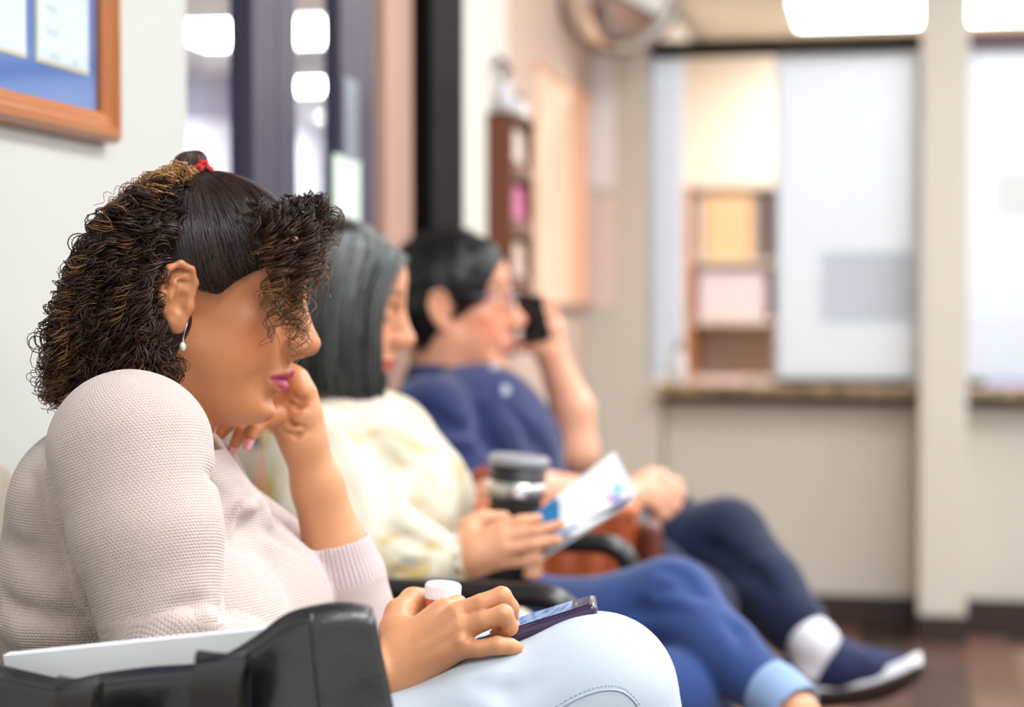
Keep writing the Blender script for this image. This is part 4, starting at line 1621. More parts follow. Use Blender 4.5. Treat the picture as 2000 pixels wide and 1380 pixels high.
# right forearm and hand (resting on the thigh with the pill bottle)
wrR = j(772, 1306, 1.652)
B.chain([elR, j(560, 1325, 1.585), j(690, 1318, 1.63), wrR], [0.042, 0.036, 0.0265, 0.0225], 0.015)
mcp = {'i': j(866, 1194, 1.672), 'm': j(893, 1199, 1.654), 'r': j(903, 1230, 1.645), 'p': j(897, 1266, 1.641)}
mr_r = {'i': 0.0118, 'm': 0.0118, 'r': 0.0112, 'p': 0.0106}
hb0 = {'i': j(796, 1262, 1.662), 'm': j(792, 1280, 1.655), 'r': j(788, 1300, 1.652), 'p': j(784, 1320, 1.652)}
for k in 'imrp':
    B.chain([wrR, hb0[k], mcp[k]], [0.0185, 0.0160, mr_r[k]], 0.012)
B.cone(hb0['m'], j(880, 1225, 1.668), 0.016, 0.012, 0.016)
B.cone(hb0['p'], j(880, 1262, 1.660), 0.016, 0.012, 0.016)
fing = {
    'm': ([mcp['m'], j(940, 1178, 1.654), j(980, 1164, 1.660), j(997, 1186, 1.670), j(1000, 1204, 1.678)], [0.0112, 0.0090, 0.0092, 0.0080, 0.0068]),
    'r': ([mcp['r'], j(945, 1212, 1.640), j(983, 1199, 1.642), j(995, 1224, 1.650), j(970, 1238, 1.662)], [0.0108, 0.0090, 0.0094, 0.0082, 0.0068]),
    'p': ([mcp['p'], j(936, 1266, 1.634), j(972, 1260, 1.634), j(996, 1262, 1.638), j(1011, 1266, 1.641)], [0.0100, 0.0080, 0.0086, 0.0076, 0.0064]),
    'i': ([mcp['i'], j(893, 1181, 1.690), j(896, 1184, 1.722), j(874, 1190, 1.742), j(852, 1194, 1.742)], [0.0112, 0.0096, 0.0092, 0.0084, 0.0074]),
}
for k, (p, r) in fing.items():
    B.chain(p, r, 0.0022)
B.chain([j(782, 1282, 1.664), j(777, 1232, 1.684), j(781, 1198, 1.700), j(806, 1172, 1.722), j(836, 1164, 1.738)], [0.0190, 0.0165, 0.0128, 0.0108, 0.0084], 0.010)
B.cone(j(800, 1250, 1.672), j(856, 1208, 1.676), 0.013, 0.010, 0.014)
# tendons and knuckles
for k, f0 in (('m', 0.35), ('r', 0.35), ('p', 0.4)):
    a, b = hb0[k], mcp[k]
    off = np.array([0.0, -0.0105, 0.0045])
    B.cone(a + (b - a) * f0 + off, b + off * 0.75, 0.0030, 0.0036, 0.008)
B.ell(j(902, 1250, 1.631), (0.004, 0.004, 0.004), 0.008)
B.ell(j(757, 1328, 1.636), (0.008, 0.006, 0.008), 0.012)
# left forearm and fist under the chin
wrL = j(592, 858, 1.815)
B.chain([elL, j(655, 1075, 1.845), j(620, 950, 1.83), wrL], [0.042, 0.033, 0.0258, 0.0218], 0.012)
B.chain([wrL, j(574, 815, 1.815), j(550, 790, 1.815)], [0.0218, 0.0225, 0.020], 0.014)
B.chain([wrL, j(592, 806, 1.808), j(588, 768, 1.806), j(578, 740, 1.81), j(566, 722, 1.815)], [0.0205, 0.0170, 0.0140, 0.0110, 0.008], 0.010)
for s_ in (0.0, 1.0, 2.0):
    B.cone(j(562, 805, 1.812), j(520, 806 - 4 * s_, 1.80 + 0.008 * s_), 0.019, 0.013, 0.010)
lf = [([j(540, 810, 1.788), j(508, 822, 1.772), j(498, 838, 1.764), j(491, 852, 1.758)], [0.0105, 0.0088, 0.0076, 0.0060]),
      ([j(520, 806, 1.80), j(486, 822, 1.784), j(472, 844, 1.772), j(459, 866, 1.765)], [0.0105, 0.0090, 0.0078, 0.0060]),
      ([j(500, 802, 1.81), j(455, 816, 1.795), j(442, 832, 1.785), j(429, 850, 1.778)], [0.0100, 0.0086, 0.0076, 0.0058]),
      ([j(480, 800, 1.82), j(430, 808, 1.806), j(416, 818, 1.797), j(404, 830, 1.790)], [0.0090, 0.0080, 0.0070, 0.0054])]
for p, r in lf:
    B.chain(p, r, 0.002)
# creases of palm and wrist
for cr in ([(556, 842), (580, 850), (606, 838)], [(560, 800), (572, 826), (592, 832)], [(572, 770), (588, 782), (600, 780)], [(566, 786), (582, 796), (598, 794)]):
    B.chain([j(a, b, 1.792) for a, b in cr], [0.0008, 0.0012, 0.0008], 0.006, sub=True)
bv, bf = B.mesh(0.0022)
L = (bv - H1) @ RH1 / HS1
cols = face_color(L, base1, (172, 60, 90), brow=(58, 34, 24), blush=0.35)
far = np.linalg.norm(L, axis=1) > 0.16
cols[far] = np.array(lin((206, 147, 106))[:3])
body1 = mesh_obj('body', bv - O1, bf, m_skin1, W1, True)
set_color(body1, cols)
m_nail = mat('pink nail varnish', (232, 160, 166), 0.25, coat=0.5)
camv = np.array([0.25, -0.9, 0.3])
for p, r in lf[:3]:
    d = p[-1] - p[-2]
    d /= np.linalg.norm(d)
    nail(p[-1] + d * 0.010, p[-1] - d * 0.0075 + np.array([0.1, -0.95, 0.1]) * 0.0062, (0.05, -0.97, 0.1), 0.021, 0.0098, m_nail, W1, O1)
p, r = lf[3]
d = (p[-1] - p[-2]) / np.linalg.norm(p[-1] - p[-2])
nail(p[-1] + d * 0.008, p[-1] - d * 0.006 + np.array([0.1, -0.95, 0.1]) * 0.0055, (0.05, -0.97, 0.1), 0.015, 0.0088, m_nail, W1, O1)
for k, dd, up_ in (('m', (0.72, -0.05, -0.69), (0.69, -0.1, 0.72)), ('p', (0.94, -0.05, -0.22), (0.15, -0.35, 0.92))):
    p, r = fing[k]
    d, o_ = np.array(dd) / np.linalg.norm(dd), np.array(up_) / np.linalg.norm(up_)
    nail(p[-1] + d * 0.01, p[-1] + o_ * 0.0056 - d * 0.002, o_, 0.0145, 0.0092, m_nail, W1, O1)

# ---- sweater
S = SDF()
S.ell((0.280, Y1, 0.645), (0.160, 0.200, 0.16), 0.04)
S.ell((0.255, Y1, 0.775), (0.128, 0.188, 0.125), 0.035)
S.ell((0.245, Y1, 0.86), (0.100, 0.175, 0.085), 0.03)
for s_ in (-1, 1):
    S.ell((0.338, Y1 + s_ * 0.072, 0.738), (0.088, 0.090, 0.088), 0.035)
S.cone(shR + [0.0, 0.03, -0.012], shL + [0.0, -0.03, 0.0], 0.056, 0.056, 0.02)
S.cone(j(312, 905, Y1), j(424, 1040, Y1), 0.050, 0.056, 0.02)
S.cone(nk1 + [-0.016, 0, -0.04], j(310, 1020, Y1), 0.062, 0.08, 0.02)
# sleeves
slR = [shR, j(286, 1040, 1.512), elR]
S.chain(slR, [0.0735, 0.0645, 0.0505], 0.010)
S.chain([elR, j(560, 1328, 1.585), j(640, 1322, 1.61)], [0.0510, 0.0455, 0.0405], 0.016)
slL = [shL, elL]
S.cone(shL, elL, 0.064, 0.0480, 0.006)
cuL0, cuL1 = j(690, 1222, 1.86), j(646, 1030, 1.842)
S.chain([cuL0, j(672, 1130, 1.852), cuL1], [0.0500, 0.0440, 0.0365], 0.004)
# folds
on1 = caster(S)
folds(S, on1, [
    ('v', [(412, 925), (426, 960), (434, 1010), (438, 1060)], [0.002, 0.005, 0.006, 0.003], 0.015),
    ('v', [(478, 950), (462, 980), (446, 1020)], [0.002, 0.006, 0.004], 0.018),
    ('r', [(496, 975), (478, 1000), (456, 1040)], [0.002, 0.006, 0.003], 0.018),
    ('v', [(515, 1010), (490, 1025), (462, 1060)], [0.002, 0.004, 0.002], 0.018),
    ('v', [(60, 930), (85, 955), (105, 985)], [0.001, 0.003, 0.001], 0.015),
    ('v', [(4, 1160), (40, 1200), (100, 1212), (150, 1212)], [0.004, 0.008, 0.007, 0.003], 0.016),
    ('r', [(15, 1225), (60, 1238), (150, 1238)], [0.004, 0.007, 0.004], 0.02),
    ('v', [(10, 1050), (55, 1085), (100, 1115)], [0.001, 0.004, 0.002], 0.02),
    ('v', [(340, 1195), (385, 1192), (425, 1204)], [0.002, 0.005, 0.003], 0.016),
    ('r', [(350, 1212), (395, 1212), (425, 1222)], [0.003, 0.006, 0.004], 0.016),
    ('v', [(520, 1035), (550, 1050), (580, 1072)], [0.001, 0.003, 0.001], 0.015),
], 1.55)
w1a, w1b = wob(5, 0.055, 0.0012), wob(8, 0.022, 0.0004)
S.disp = lambda P: w1a(P) + w1b(P)
# neckline and cuff openings
S.cone(nk1 + [0.01, 0, -0.01], H1 + RH1 @ np.array([0.02, 0, -0.06]), 0.060, 0.062, 0.006, sub=True)
e_ = (cuL1 - cuL0) / np.linalg.norm(cuL1 - cuL0)
S.cone(cuL1 + e_ * 0.028, cuL1 + e_ * 0.09, 0.055, 0.055, 0.003, sub=True)
S.cone(cuL1 - e_ * 0.03, cuL1 + e_ * 0.05, 0.0290, 0.0310, 0.002, sub=True)
sv, sf = S.mesh(0.0036)
m_knit = knit_mat('pale pink seed-stitch knit', (206, 189, 181))
m_ribk = knit_mat('pale pink ribbed knit', (202, 184, 184), pitch=0.0031, rib=True, strength=0.8)
sw = mesh_obj('sweater', sv - O1, sf, [m_knit, m_ribk, mat('pale pink plain knit', (206, 189, 181), 0.92, noise=0.03, nscale=260, bump=0.3, bscale=900, sheen=0.35)], W1, True)
AX = [(slR[0], slR[2], 0.0785, 0.0530), (elR, j(640, 1322, 1.61), 0.053, 0.0405), (shL, elL, 0.072, 0.05), (cuL0, cuL1, 0.050, 0.036)]
kuv = knit_uv(sv, AX, (0.28, Y1, 0.18))
set_vec(sw, 'kuv', kuv)
cen = sv[sf].mean(1)
tt = (cen - cuL0) @ e_
rr = np.linalg.norm(cen - cuL0 - tt[:, None] * e_, axis=1)
Lc = np.linalg.norm(cuL1 - cuL0)
mi = ((tt > Lc - 0.055) & (rr < 0.065) & (tt < Lc + 0.05)).astype(np.int32)
jump = (np.ptp(kuv[sf][:, :, :2], axis=1).max(1) > 0.012)
mi[jump] = 2
sw.data.polygons.foreach_set('material_index', mi)

# ---- jeans
S = SDF()
hipR, knR = j(250, 1640, 1.62), j(1168, 1349, 1.68)
S.chain([hipR, j(770, 1532, 1.645), j(1000, 1428, 1.662), j(1095, 1390, 1.672), knR], [0.105, 0.085, 0.0755, 0.0690, 0.0665], 0.02)
S.chain([knR, j(1205, 1500, 1.69), j(1290, 1800, 1.72), j(1345, 2080, 1.745)], [0.0690, 0.064, 0.056, 0.047], 0.03)
hipL, knL = np.array([0.24, 1.81, 0.56]), np.array([0.66, 1.80, 0.545])
S.chain([hipL, knL, np.array([0.70, 1.80, 0.30]), np.array([0.68, 1.80, 0.06])], [0.10, 0.066, 0.055, 0.046], 0.03)
S.ell((0.24, Y1, 0.57), (0.135, 0.18, 0.10), 0.04)
S.chain([j(935, 1330, 1.60), j(985, 1345, 1.595), j(1025, 1325, 1.60)], [0.002, 0.004, 0.002], 0.02, sub=True)
w2a = wob(15, 0.05, 0.0014)
S.disp = w2a
jv, jf = S.mesh(0.0045)
m_pale = denim_mat('pale washed denim', (186, 197, 208), 0.06, 12.0)
jeans = mesh_obj('jeans', jv - O1, jf, m_pale, W1, True)
# inside seam over the knee


def drape(path, v, f, off=0.001):
    """press a path onto a mesh along the camera-independent nearest surface point"""
    tree = BVHTree.FromPolygons([Vector(p) for p in v], f.tolist())
    out_ = []
    for p in path:
        hit = tree.find_nearest(Vector(p))
        nn = np.array(hit[1])
        c = np.array(hit[0])
        out_.append(c + nn * off)
    return np.array(out_)


seamp = catmull([j(1080, 1392, 1.60), j(1130, 1362, 1.60), j(1180, 1347, 1.605), j(1222, 1352, 1.61), j(1250, 1385, 1.62), j(1268, 1440, 1.63)], 60)
sd = drape(seamp, jv, jf, 0.0004)
tube('seam', sd - O1, 0.0010, mat('denim seam', (176, 190, 204), 0.85), jeans, 6)
sd2 = drape(seamp + [0.0, 0, 0.004], jv, jf, 0.0006)
pp = [sd2[i:i + 2] - O1 for i in range(0, 58, 2)]
v, q = tube_arrays(pp, [0.0005] * len(pp), 4)
o = mesh_obj('stitching', v, quads_to_faces(q), mat('denim thread', (150, 166, 186), 0.8), jeans)
o['kind'] = 'stuff'
# shoes
m_shoe0 = mat('tan suede', (150, 118, 90), 0.8)
for nm, ank, dirx in (('r', jv[jv[:, 2].argmin()] * 0 + j(1348, 2100, 1.747), 1), ('l', np.array([0.68, 1.80, 0.06]), 1)):
    Q = SDF()
    Q.chain([ank + [-0.03, 0, -0.02], ank + [0.08, 0, -0.025], ank + [0.16, 0, -0.032]], [0.036, 0.036, 0.026], 0.02)
    Q.cone(ank, ank + [0, 0, 0.05], 0.036, 0.036, 0.01)
    v, f = Q.mesh(0.006)
    v[:, 2] = np.maximum(v[:, 2], ank[2] - 0.055)
    mesh_obj('shoe', v - O1, f, m_shoe0, W1, True)

# ---- hair
m_hair1 = hair_mat('dark brown curls')


def hf(px, py, y=0.0):
    """point of the head seen at a pixel, y metres beyond the head's middle plane"""
    dx = (px - 368) / 1990.0
    dz = -(py - 597) / 1990.0
    return np.array([dx, y, dz])


def hw(P):
    return H1 + np.asarray(P) @ RF1.T


rs = np.random.RandomState(11)
dark, mid, gold = np.array(lin((22, 13, 11))[:3]), np.array(lin((104, 64, 38))[:3]), np.array(lin((186, 138, 78))[:3])

# scalp cap under the strands
Q = SDF()
Q.frame(RH1, H1, HS1)
Q.ell((-0.008, 0, 0.050), (0.0985, 0.0755, 0.0865), 0.01)
Q.ell((-0.036, 0, 0.030), (0.072, 0.0735, 0.078), 0.03)
cv, cf = Q.mesh(0.004)
Lc_ = (cv - H1) @ RH1 / HS1


def hairline(x, y, z):
    """positive where hair grows (head-local)"""
    az = np.abs(y)
    front = 0.1015 - 2.2 * np.maximum(0.083 - x, 0) * 0.42        # lowest hair height at a given x on the sides
    line = np.interp(x, [-0.2, -0.03, -0.012, 0.0, 0.012, 0.020, 0.03, 0.047, 0.070, 0.088, 0.11], [-0.2, -0.2, 0.03, 0.034, 0.022, 0.018, 0.030, 0.043, 0.064, 0.090, 0.12])
    return z - line


keep = hairline(Lc_[:, 0], Lc_[:, 1], Lc_[:, 2]) > 0.0
fk = cf[keep[cf].all(1)]
used = np.unique(fk)
remap = np.full(len(cv), -1)
remap[used] = np.arange(len(used))
cap = mesh_obj('scalp_hair', cv[used] - O1, remap[fk].astype(np.int32), m_hair1, W1, True)
set_color(cap, np.tile(np.array(lin((22, 14, 12))[:3]), (len(used), 1)))

# slick strands combed back to the tie
EC, ER = np.array([-0.008, 0, 0.050]), np.array([0.0995, 0.0765, 0.0880])
TIE = np.array([-0.036, 0.0, 0.131])


def on_ell(p, lift=0.0):
    d = (p - EC) / ER
    return EC + ER * d / np.linalg.norm(d, axis=-1, keepdims=True) * (1 + lift)


hl = [(-0.016, 0.03), (-0.004, 0.036), (0.006, 0.027), (0.014, 0.019), (0.022, 0.019), (0.034, 0.032), (0.047, 0.044), (0.060, 0.054), (0.070, 0.064), (0.082, 0.080), (0.090, 0.092), (0.094, 0.100)]
hl = catmull(hl, 200)
paths, radii, colsS = [], [], []
for i in range(2100):
    side = -1 if rs.rand() < 0.62 else 1
    a = rs.rand()
    x, z = hl[int(a * 199)]
    dd = max(0.0, 1 - ((x - EC[0]) / ER[0]) ** 2 - ((z - EC[2]) / ER[2]) ** 2)
    y = side * ER[1] * math.sqrt(dd)
    if a > 0.8:
        y = side * (abs(y) + 0.004) * rs.rand()
    p0 = on_ell(np.array([x, y, z]))
    jit = rs.normal(size=3) * 0.003
    t_ = np.linspace(0, 1, 20)[:, None]
    droop = np.array([0.0, 0, -0.020]) * (0.25 + (1 - a)) if a < 0.75 else np.array([0.0, 0.0, 0.004])
    tie = TIE + np.array([rs.normal() * 0.004, side * abs(rs.normal()) * 0.006, rs.normal() * 0.003])
    P = p0 * (1 - t_) + tie * t_ + np.sin(t_ * math.pi) * (droop + jit * 1.2) + np.sin(t_ * 7 + a * 20) * 0.0006
    P = on_ell(P, 0.0) + 0.0
    n_ = (P - EC) / ER ** 2
    n_ /= np.linalg.norm(n_, axis=1)[:, None]
    lift = rs.uniform(0.0, 0.0035)
    P = P + n_ * (lift * np.sin(np.clip(t_ * 1.15 + 0.08, 0, 1) * math.pi) ** 0.5 + 0.0006)
    P[-3:] = P[-3:] * 0.4 + tie * 0.6
    paths.append(H1 + HS1 * P @ RH1.T)
    radii.append(rs.uniform(0.0005, 0.0009))
    m_ = 0.25 * rs.rand() ** 2 + (0.35 * rs.rand() if (a > 0.72 and rs.rand() < 0.4) else 0)
    c = dark * (1 - m_) + mid * m_
    colsS.append(np.tile(c, (20, 1)))
strands('combed_hair', paths, radii, colsS, m_hair1, W1, O1)


def curl(guide, n, turns_per_m, amp, phase, rnd, grow=0.25):
    """wind a helix around a guide curve"""
    P = catmull(guide, n)
    T = np.gradient(P, axis=0)
    seg = np.linalg.norm(T, axis=1)
    s = np.concatenate([[0], np.cumsum(seg[1:])])
    T /= seg[:, None] + 1e-9
    ref = np.array([0.2, 0.9, 0.1])
    N_ = np.cross(T, ref)
    N_ /= np.linalg.norm(N_, axis=1)[:, None] + 1e-9
    Bn = np.cross(T, N_)
    u = np.linspace(0, 1, n)
    am = amp * np.clip(u / grow, 0.1, 1)
    th = s * turns_per_m * 2 * math.pi + phase + rnd * np.sin(u * 5 + phase)
    return P + N_ * (am * np.cos(th))[:, None] + Bn * (am * np.sin(th))[:, None]


# back mass of curls between an inner and an outer guide
outer = np.array([(335, 352), (262, 392), (196, 462), (150, 545), (118, 640), (104, 715), (86, 782)], float)
inner = np.array([(360, 430), (322, 490), (300, 565), (300, 640), (322, 690), (338, 722), (345, 738)], float)
paths, radii, colsS = [], [], []
gi, go = catmull(inner, 60), catmull(outer, 60)
for i in range(380):
    shell = rs.rand()
    y0 = rs.uniform(-0.116, 0.105)
    if shell < 0.6:
        y0 = -0.116 + 0.045 * rs.rand() ** 1.4
    wm = math.sqrt(max(0.0, 1 - (abs(y0) / 0.128) ** 2.4))
    if shell < 0.6:
        w = rs.uniform(0.0, 0.95)
    else:
        w = wm * rs.uniform(0.72, 1.0)
    st = rs.uniform(0.0, 0.6) if shell < 0.6 else rs.uniform(0, 0.55)
    en = min(1.0, st + rs.uniform(0.35, 0.6))
    if rs.rand() < 0.3:
        en = rs.uniform(0.9, 1.0)
    uu = np.linspace(st, en, 7)
    G = []
    for q in uu:
        k = min(int(q * 59), 58)
        p = gi[k] * (1 - w) + go[k] * w
        lat = y0 * (0.62 + 0.45 * math.sin(min(1.0, q * 1.25 + 0.12) * math.pi * 0.62))
        G.append(hf(p[0] + rs.normal() * 10, p[1] + rs.normal() * 9, lat + rs.normal() * 0.006))
    G = np.array(G)
    tpm, amp, ph0 = rs.uniform(26, 52), rs.uniform(0.0045, 0.0090), rs.uniform(0, 6.28)
    gstrand = rs.rand()
    for q in range(7):
        off = rs.normal(size=3) * 0.0016
        P = curl(G + off + rs.normal(size=G.shape) * 0.0012, 64, tpm * rs.uniform(0.94, 1.06), amp * rs.uniform(0.8, 1.15), ph0 + rs.normal() * 0.35, 1.0, 0.12)
        paths.append(hw(P))
        radii.append(np.linspace(1, 0.6, 64) * rs.uniform(0.00050, 0.00085))
        u = np.linspace(0, 1, 64)[:, None]
        m_ = np.clip(0.16 * rs.rand() + (0.6 * rs.rand() ** 1.5) * u + (0.4 if w > 0.75 else 0) * u * rs.rand(), 0, 1)
        c = dark * (1 - m_) + mid * m_
        if gstrand > 0.86:
            gm = np.clip((u - 0.3) * 1.2, 0, 0.75) * rs.uniform(0.4, 1)
            c = c * (1 - gm) + gold * gm
        colsS.append(c)
# loose single hairs around the outline
for i in range(150):
    w = rs.uniform(0.95, 1.06)
    st = rs.uniform(0.05, 0.8)
    G = []
    for q in np.linspace(st, min(1, st + rs.uniform(0.1, 0.25)), 4):
        k = min(int(q * 59), 58)
        p = gi[k] * (1 - w) + go[k] * w
        G.append(hf(p[0] + rs.normal() * 9, p[1] + rs.normal() * 9, rs.normal() * 0.03))
    P = curl(np.array(G), 30, rs.uniform(30, 60), rs.uniform(0.004, 0.009), rs.uniform(0, 6.28), 1.0)
    paths.append(hw(P))
    radii.append(0.00036)
    m_ = rs.rand()
    colsS.append(np.tile(dark * (1 - m_) + mid * m_, (30, 1)))
# light wisps gathered below the bun
for i in range(200):
    a0 = hf(358 + rs.normal() * 9, 352 + rs.normal() * 5, rs.uniform(-0.03, 0.02))
    ex0 = rs.uniform(220, 335)
    e0 = hf(ex0, 376 + (300 - ex0) * 0.30 + rs.uniform(-14, 30), rs.uniform(-0.10, -0.01))
    mm = (a0 + e0) / 2 + np.array([0, -0.026, 0.006 + 0.005 * rs.rand()])
    P = curl([a0, mm, e0, e0 + np.array([-0.012, -0.003, -0.014])], 40, rs.uniform(45, 85), rs.uniform(0.003, 0.007), rs.uniform(0, 6.28), 1.5)
    paths.append(hw(P))
    radii.append(np.linspace(1, 0.6, 40) * 0.0006)
    m_ = rs.rand() ** 0.7
    colsS.append(np.tile(mid * (1 - m_) + gold * m_, (40, 1)))
# tail of curls lying over the shoulder at the left
for i in range(90):
    a0 = hf(150 + rs.normal() * 20, 650 + rs.normal() * 20, rs.uniform(-0.05, 0.03))
    e0 = hf(90 + rs.normal() * 12, 782 + rs.normal() * 8, rs.uniform(-0.04, 0.02))
    P = curl([a0, (a0 + e0) / 2 + np.array([-0.006, 0, 0.004]), e0], 44, rs.uniform(60, 90), rs.uniform(0.003, 0.006), rs.uniform(0, 6.28), 1.5)
    paths.append(hw(P))
    radii.append(np.linspace(1, 0.7, 44) * 0.0006)
    m_ = 0.3 * rs.rand()
    colsS.append(np.tile(dark * (1 - m_) + mid * m_, (44, 1)))
# front curls hanging over temple and cheek; y follows the near side of the face
locks = [
    ([(478, 420, -0.066), (506, 445, -0.070), (516, 490, -0.071), (512, 530, -0.073)], 16, 0.2),
    ([(498, 400, -0.060), (528, 424, -0.066), (540, 470, -0.068), (528, 520, -0.071)], 18, 0.2),
    ([(500, 410, -0.060), (530, 440, -0.066), (532, 500, -0.068), (522, 545, -0.070)], 18, 0.3),
    ([(520, 402, -0.054), (548, 430, -0.062), (552, 480, -0.065), (535, 540, -0.069), (516, 580, -0.071), (506, 600, -0.071)], 20, 0.7),
    ([(530, 396, -0.048), (556, 420, -0.056), (566, 470, -0.060), (552, 530, -0.065), (548, 580, -0.067)], 20, 0.15),
    ([(545, 392, -0.040), (580, 412, -0.046), (590, 460, -0.050), (586, 510, -0.054), (576, 550, -0.058)], 20, 0.1),
    ([(575, 392, -0.030), (612, 408, -0.036), (628, 448, -0.034), (618, 500, -0.040), (604, 548, -0.046), (600, 592, -0.050)], 26, 0.9),
    ([(560, 396, -0.034), (596, 420, -0.046), (606, 470, -0.050), (592, 530, -0.054), (584, 590, -0.056), (590, 640, -0.052), (584, 690, -0.046)], 26, 0.5),
    ([(550, 402, -0.040), (578, 432, -0.054), (582, 490, -0.058), (566, 555, -0.062), (556, 610, -0.062), (570, 650, -0.058), (562, 700, -0.054)], 22, 0.6),
    ([(540, 410, -0.046), (560, 446, -0.060), (560, 505, -0.064), (546, 560, -0.067), (534, 610, -0.068), (524, 640, -0.068), (512, 690, -0.066)], 20, 0.35),
    ([(556, 420, -0.048), (540, 470, -0.064), (536, 520, -0.066), (520, 566, -0.069), (502, 590, -0.070)], 18, 0.55),
    ([(590, 388, -0.020), (624, 420, -0.026), (634, 460, -0.022), (628, 492, -0.026), (622, 520, -0.030)], 22, 0.15),
    ([(600, 400, -0.030), (614, 440, -0.040), (606, 500, -0.048), (614, 550, -0.046), (606, 584, -0.046)], 20, 0.2),
    ([(566, 404, -0.044), (590, 450, -0.056), (576, 520, -0.060), (570, 570, -0.062), (548, 620, -0.064)], 22, 0.2),
    ([(585, 392, -0.030), (616, 402, -0.030), (632, 436, -0.024), (630, 470, -0.024)], 20, 0.1),
    ([(575, 410, -0.045), (598, 440, -0.052), (598, 500, -0.055), (590, 548, -0.057)], 24, 0.15),
]
for li, (g, cnt, gl_) in enumerate(locks):
    ph0 = rs.uniform(0, 6.28)
    for i in range(int(cnt * 0.9)):
        if i % 7 == 0:
            ph0 = rs.uniform(0, 6.28)
            off = rs.normal(size=3) * np.array([0.0055, 0.003, 0.005])
            tp0 = rs.uniform(30, 50)
        G = np.array([hf(a - 12 + rs.normal() * 2, b + rs.normal() * 2, y - 0.004) + off + rs.normal(size=3) * 0.0012 for a, b, y in g])
        en = rs.uniform(0.7, 1.0)
        Gc = catmull(G, 40)[:int(40 * en)]
        P = curl(Gc, 66, tp0 * rs.uniform(0.96, 1.04), rs.uniform(0.0045, 0.0078), ph0 + rs.normal() * 0.3, 1.0, 0.15)
        paths.append(hw(P))
        radii.append(np.linspace(1, 0.6, 66) * rs.uniform(0.00045, 0.00068))
        u = np.linspace(0, 1, 66)[:, None]
        m_ = np.clip(0.25 * rs.rand() + 0.4 * u * rs.rand(), 0, 1)
        c = dark * (1 - m_) + mid * m_
        gm = np.clip((u - 0.55) * 2.2, 0, 1) * gl_ * rs.rand() ** 0.6
        c = c * (1 - gm) + gold * gm
        colsS.append(c)
strands('curls', paths, radii, colsS, m_hair1, W1, O1)
# dark core inside the curls
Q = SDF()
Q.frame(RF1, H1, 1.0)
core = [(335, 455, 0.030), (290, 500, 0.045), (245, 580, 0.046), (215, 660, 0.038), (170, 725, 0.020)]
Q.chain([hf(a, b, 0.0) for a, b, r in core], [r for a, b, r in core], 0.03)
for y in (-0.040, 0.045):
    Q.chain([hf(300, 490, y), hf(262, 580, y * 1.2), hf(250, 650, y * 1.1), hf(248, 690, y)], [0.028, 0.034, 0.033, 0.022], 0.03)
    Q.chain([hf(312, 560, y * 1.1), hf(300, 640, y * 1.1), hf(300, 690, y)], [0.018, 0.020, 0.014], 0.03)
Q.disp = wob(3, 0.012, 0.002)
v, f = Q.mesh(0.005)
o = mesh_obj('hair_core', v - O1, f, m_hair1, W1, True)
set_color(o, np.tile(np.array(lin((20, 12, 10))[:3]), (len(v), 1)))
# bun
paths, radii, colsS = [], [], []
bc = hf(343, 330, 0.0)
Q = SDF()
Q.frame(RF1, H1, 1.0)
Q.ell(bc, (0.0165, 0.016, 0.0155), 0.01)
Q.cone(bc, hf(368, 348), 0.013, 0.012, 0.01)
v, f = Q.mesh(0.002)
bun = mesh_obj('bun', v - O1, f, m_hair1, W1, True)
set_color(bun, np.tile(np.array(lin((44, 26, 20))[:3]), (len(v), 1)))
for i in range(260):
    a = rs.uniform(0, 6.28)
    t_ = np.linspace(-1.5, 1.7, 18)
    tl = rs.normal() * 0.5
    R_ = 0.0172 + rs.rand() * 0.0012
    ax1 = np.array([math.cos(a), math.sin(a), 0])
    P = bc + R_ * (np.cos(t_)[:, None] * np.array([0.15, 0, 0.98]) + np.sin(t_)[:, None] * (ax1 * 0.98 + np.array([0, 0, 0.1])))
    P += np.sin(t_ * 3 + a)[:, None] * 0.0006
    paths.append(hw(P))
    radii.append(0.0007)
    m_ = 0.5 * rs.rand() ** 1.5
    colsS.append(np.tile(dark * 1.2 * (1 - m_) + mid * m_, (18, 1)))
strands('bun_strands', paths, radii, colsS, m_hair1, bun, O1)
# red flower hair clip
m_red = mat('red enamel', (214, 22, 34), 0.3, coat=0.4)
clip = None
for q, (px, py) in enumerate(((364, 331), (376, 324), (384, 336))):
    Q = SDF()
    Q.frame(RF1, H1, 1.0)
    c = hf(px, py, -0.014)
    for k in range(5):
        a = k * 1.2566 + q
        Q.ell(c + np.array([math.cos(a) * 0.0036, -0.001, math.sin(a) * 0.0036]), (0.0028, 0.0016, 0.0028), 0.001)
    v, f = Q.mesh(0.0009)
    if clip is None:
        clip = mesh_obj('hair_clip', v - O1, f, m_red, W1, True)
    else:
        mesh_obj('clip_flower', v - O1, f, m_red, clip, True)
for px, py in ((368, 336), (381, 331)):
    Q = SDF()
    Q.frame(RF1, H1, 1.0)
    Q.ell(hf(px, py, -0.0165), (0.0022, 0.0016, 0.0026), 0.001)
    v, f = Q.mesh(0.0008)
    mesh_obj('clip_bead', v - O1, f, m_blk, clip, True)

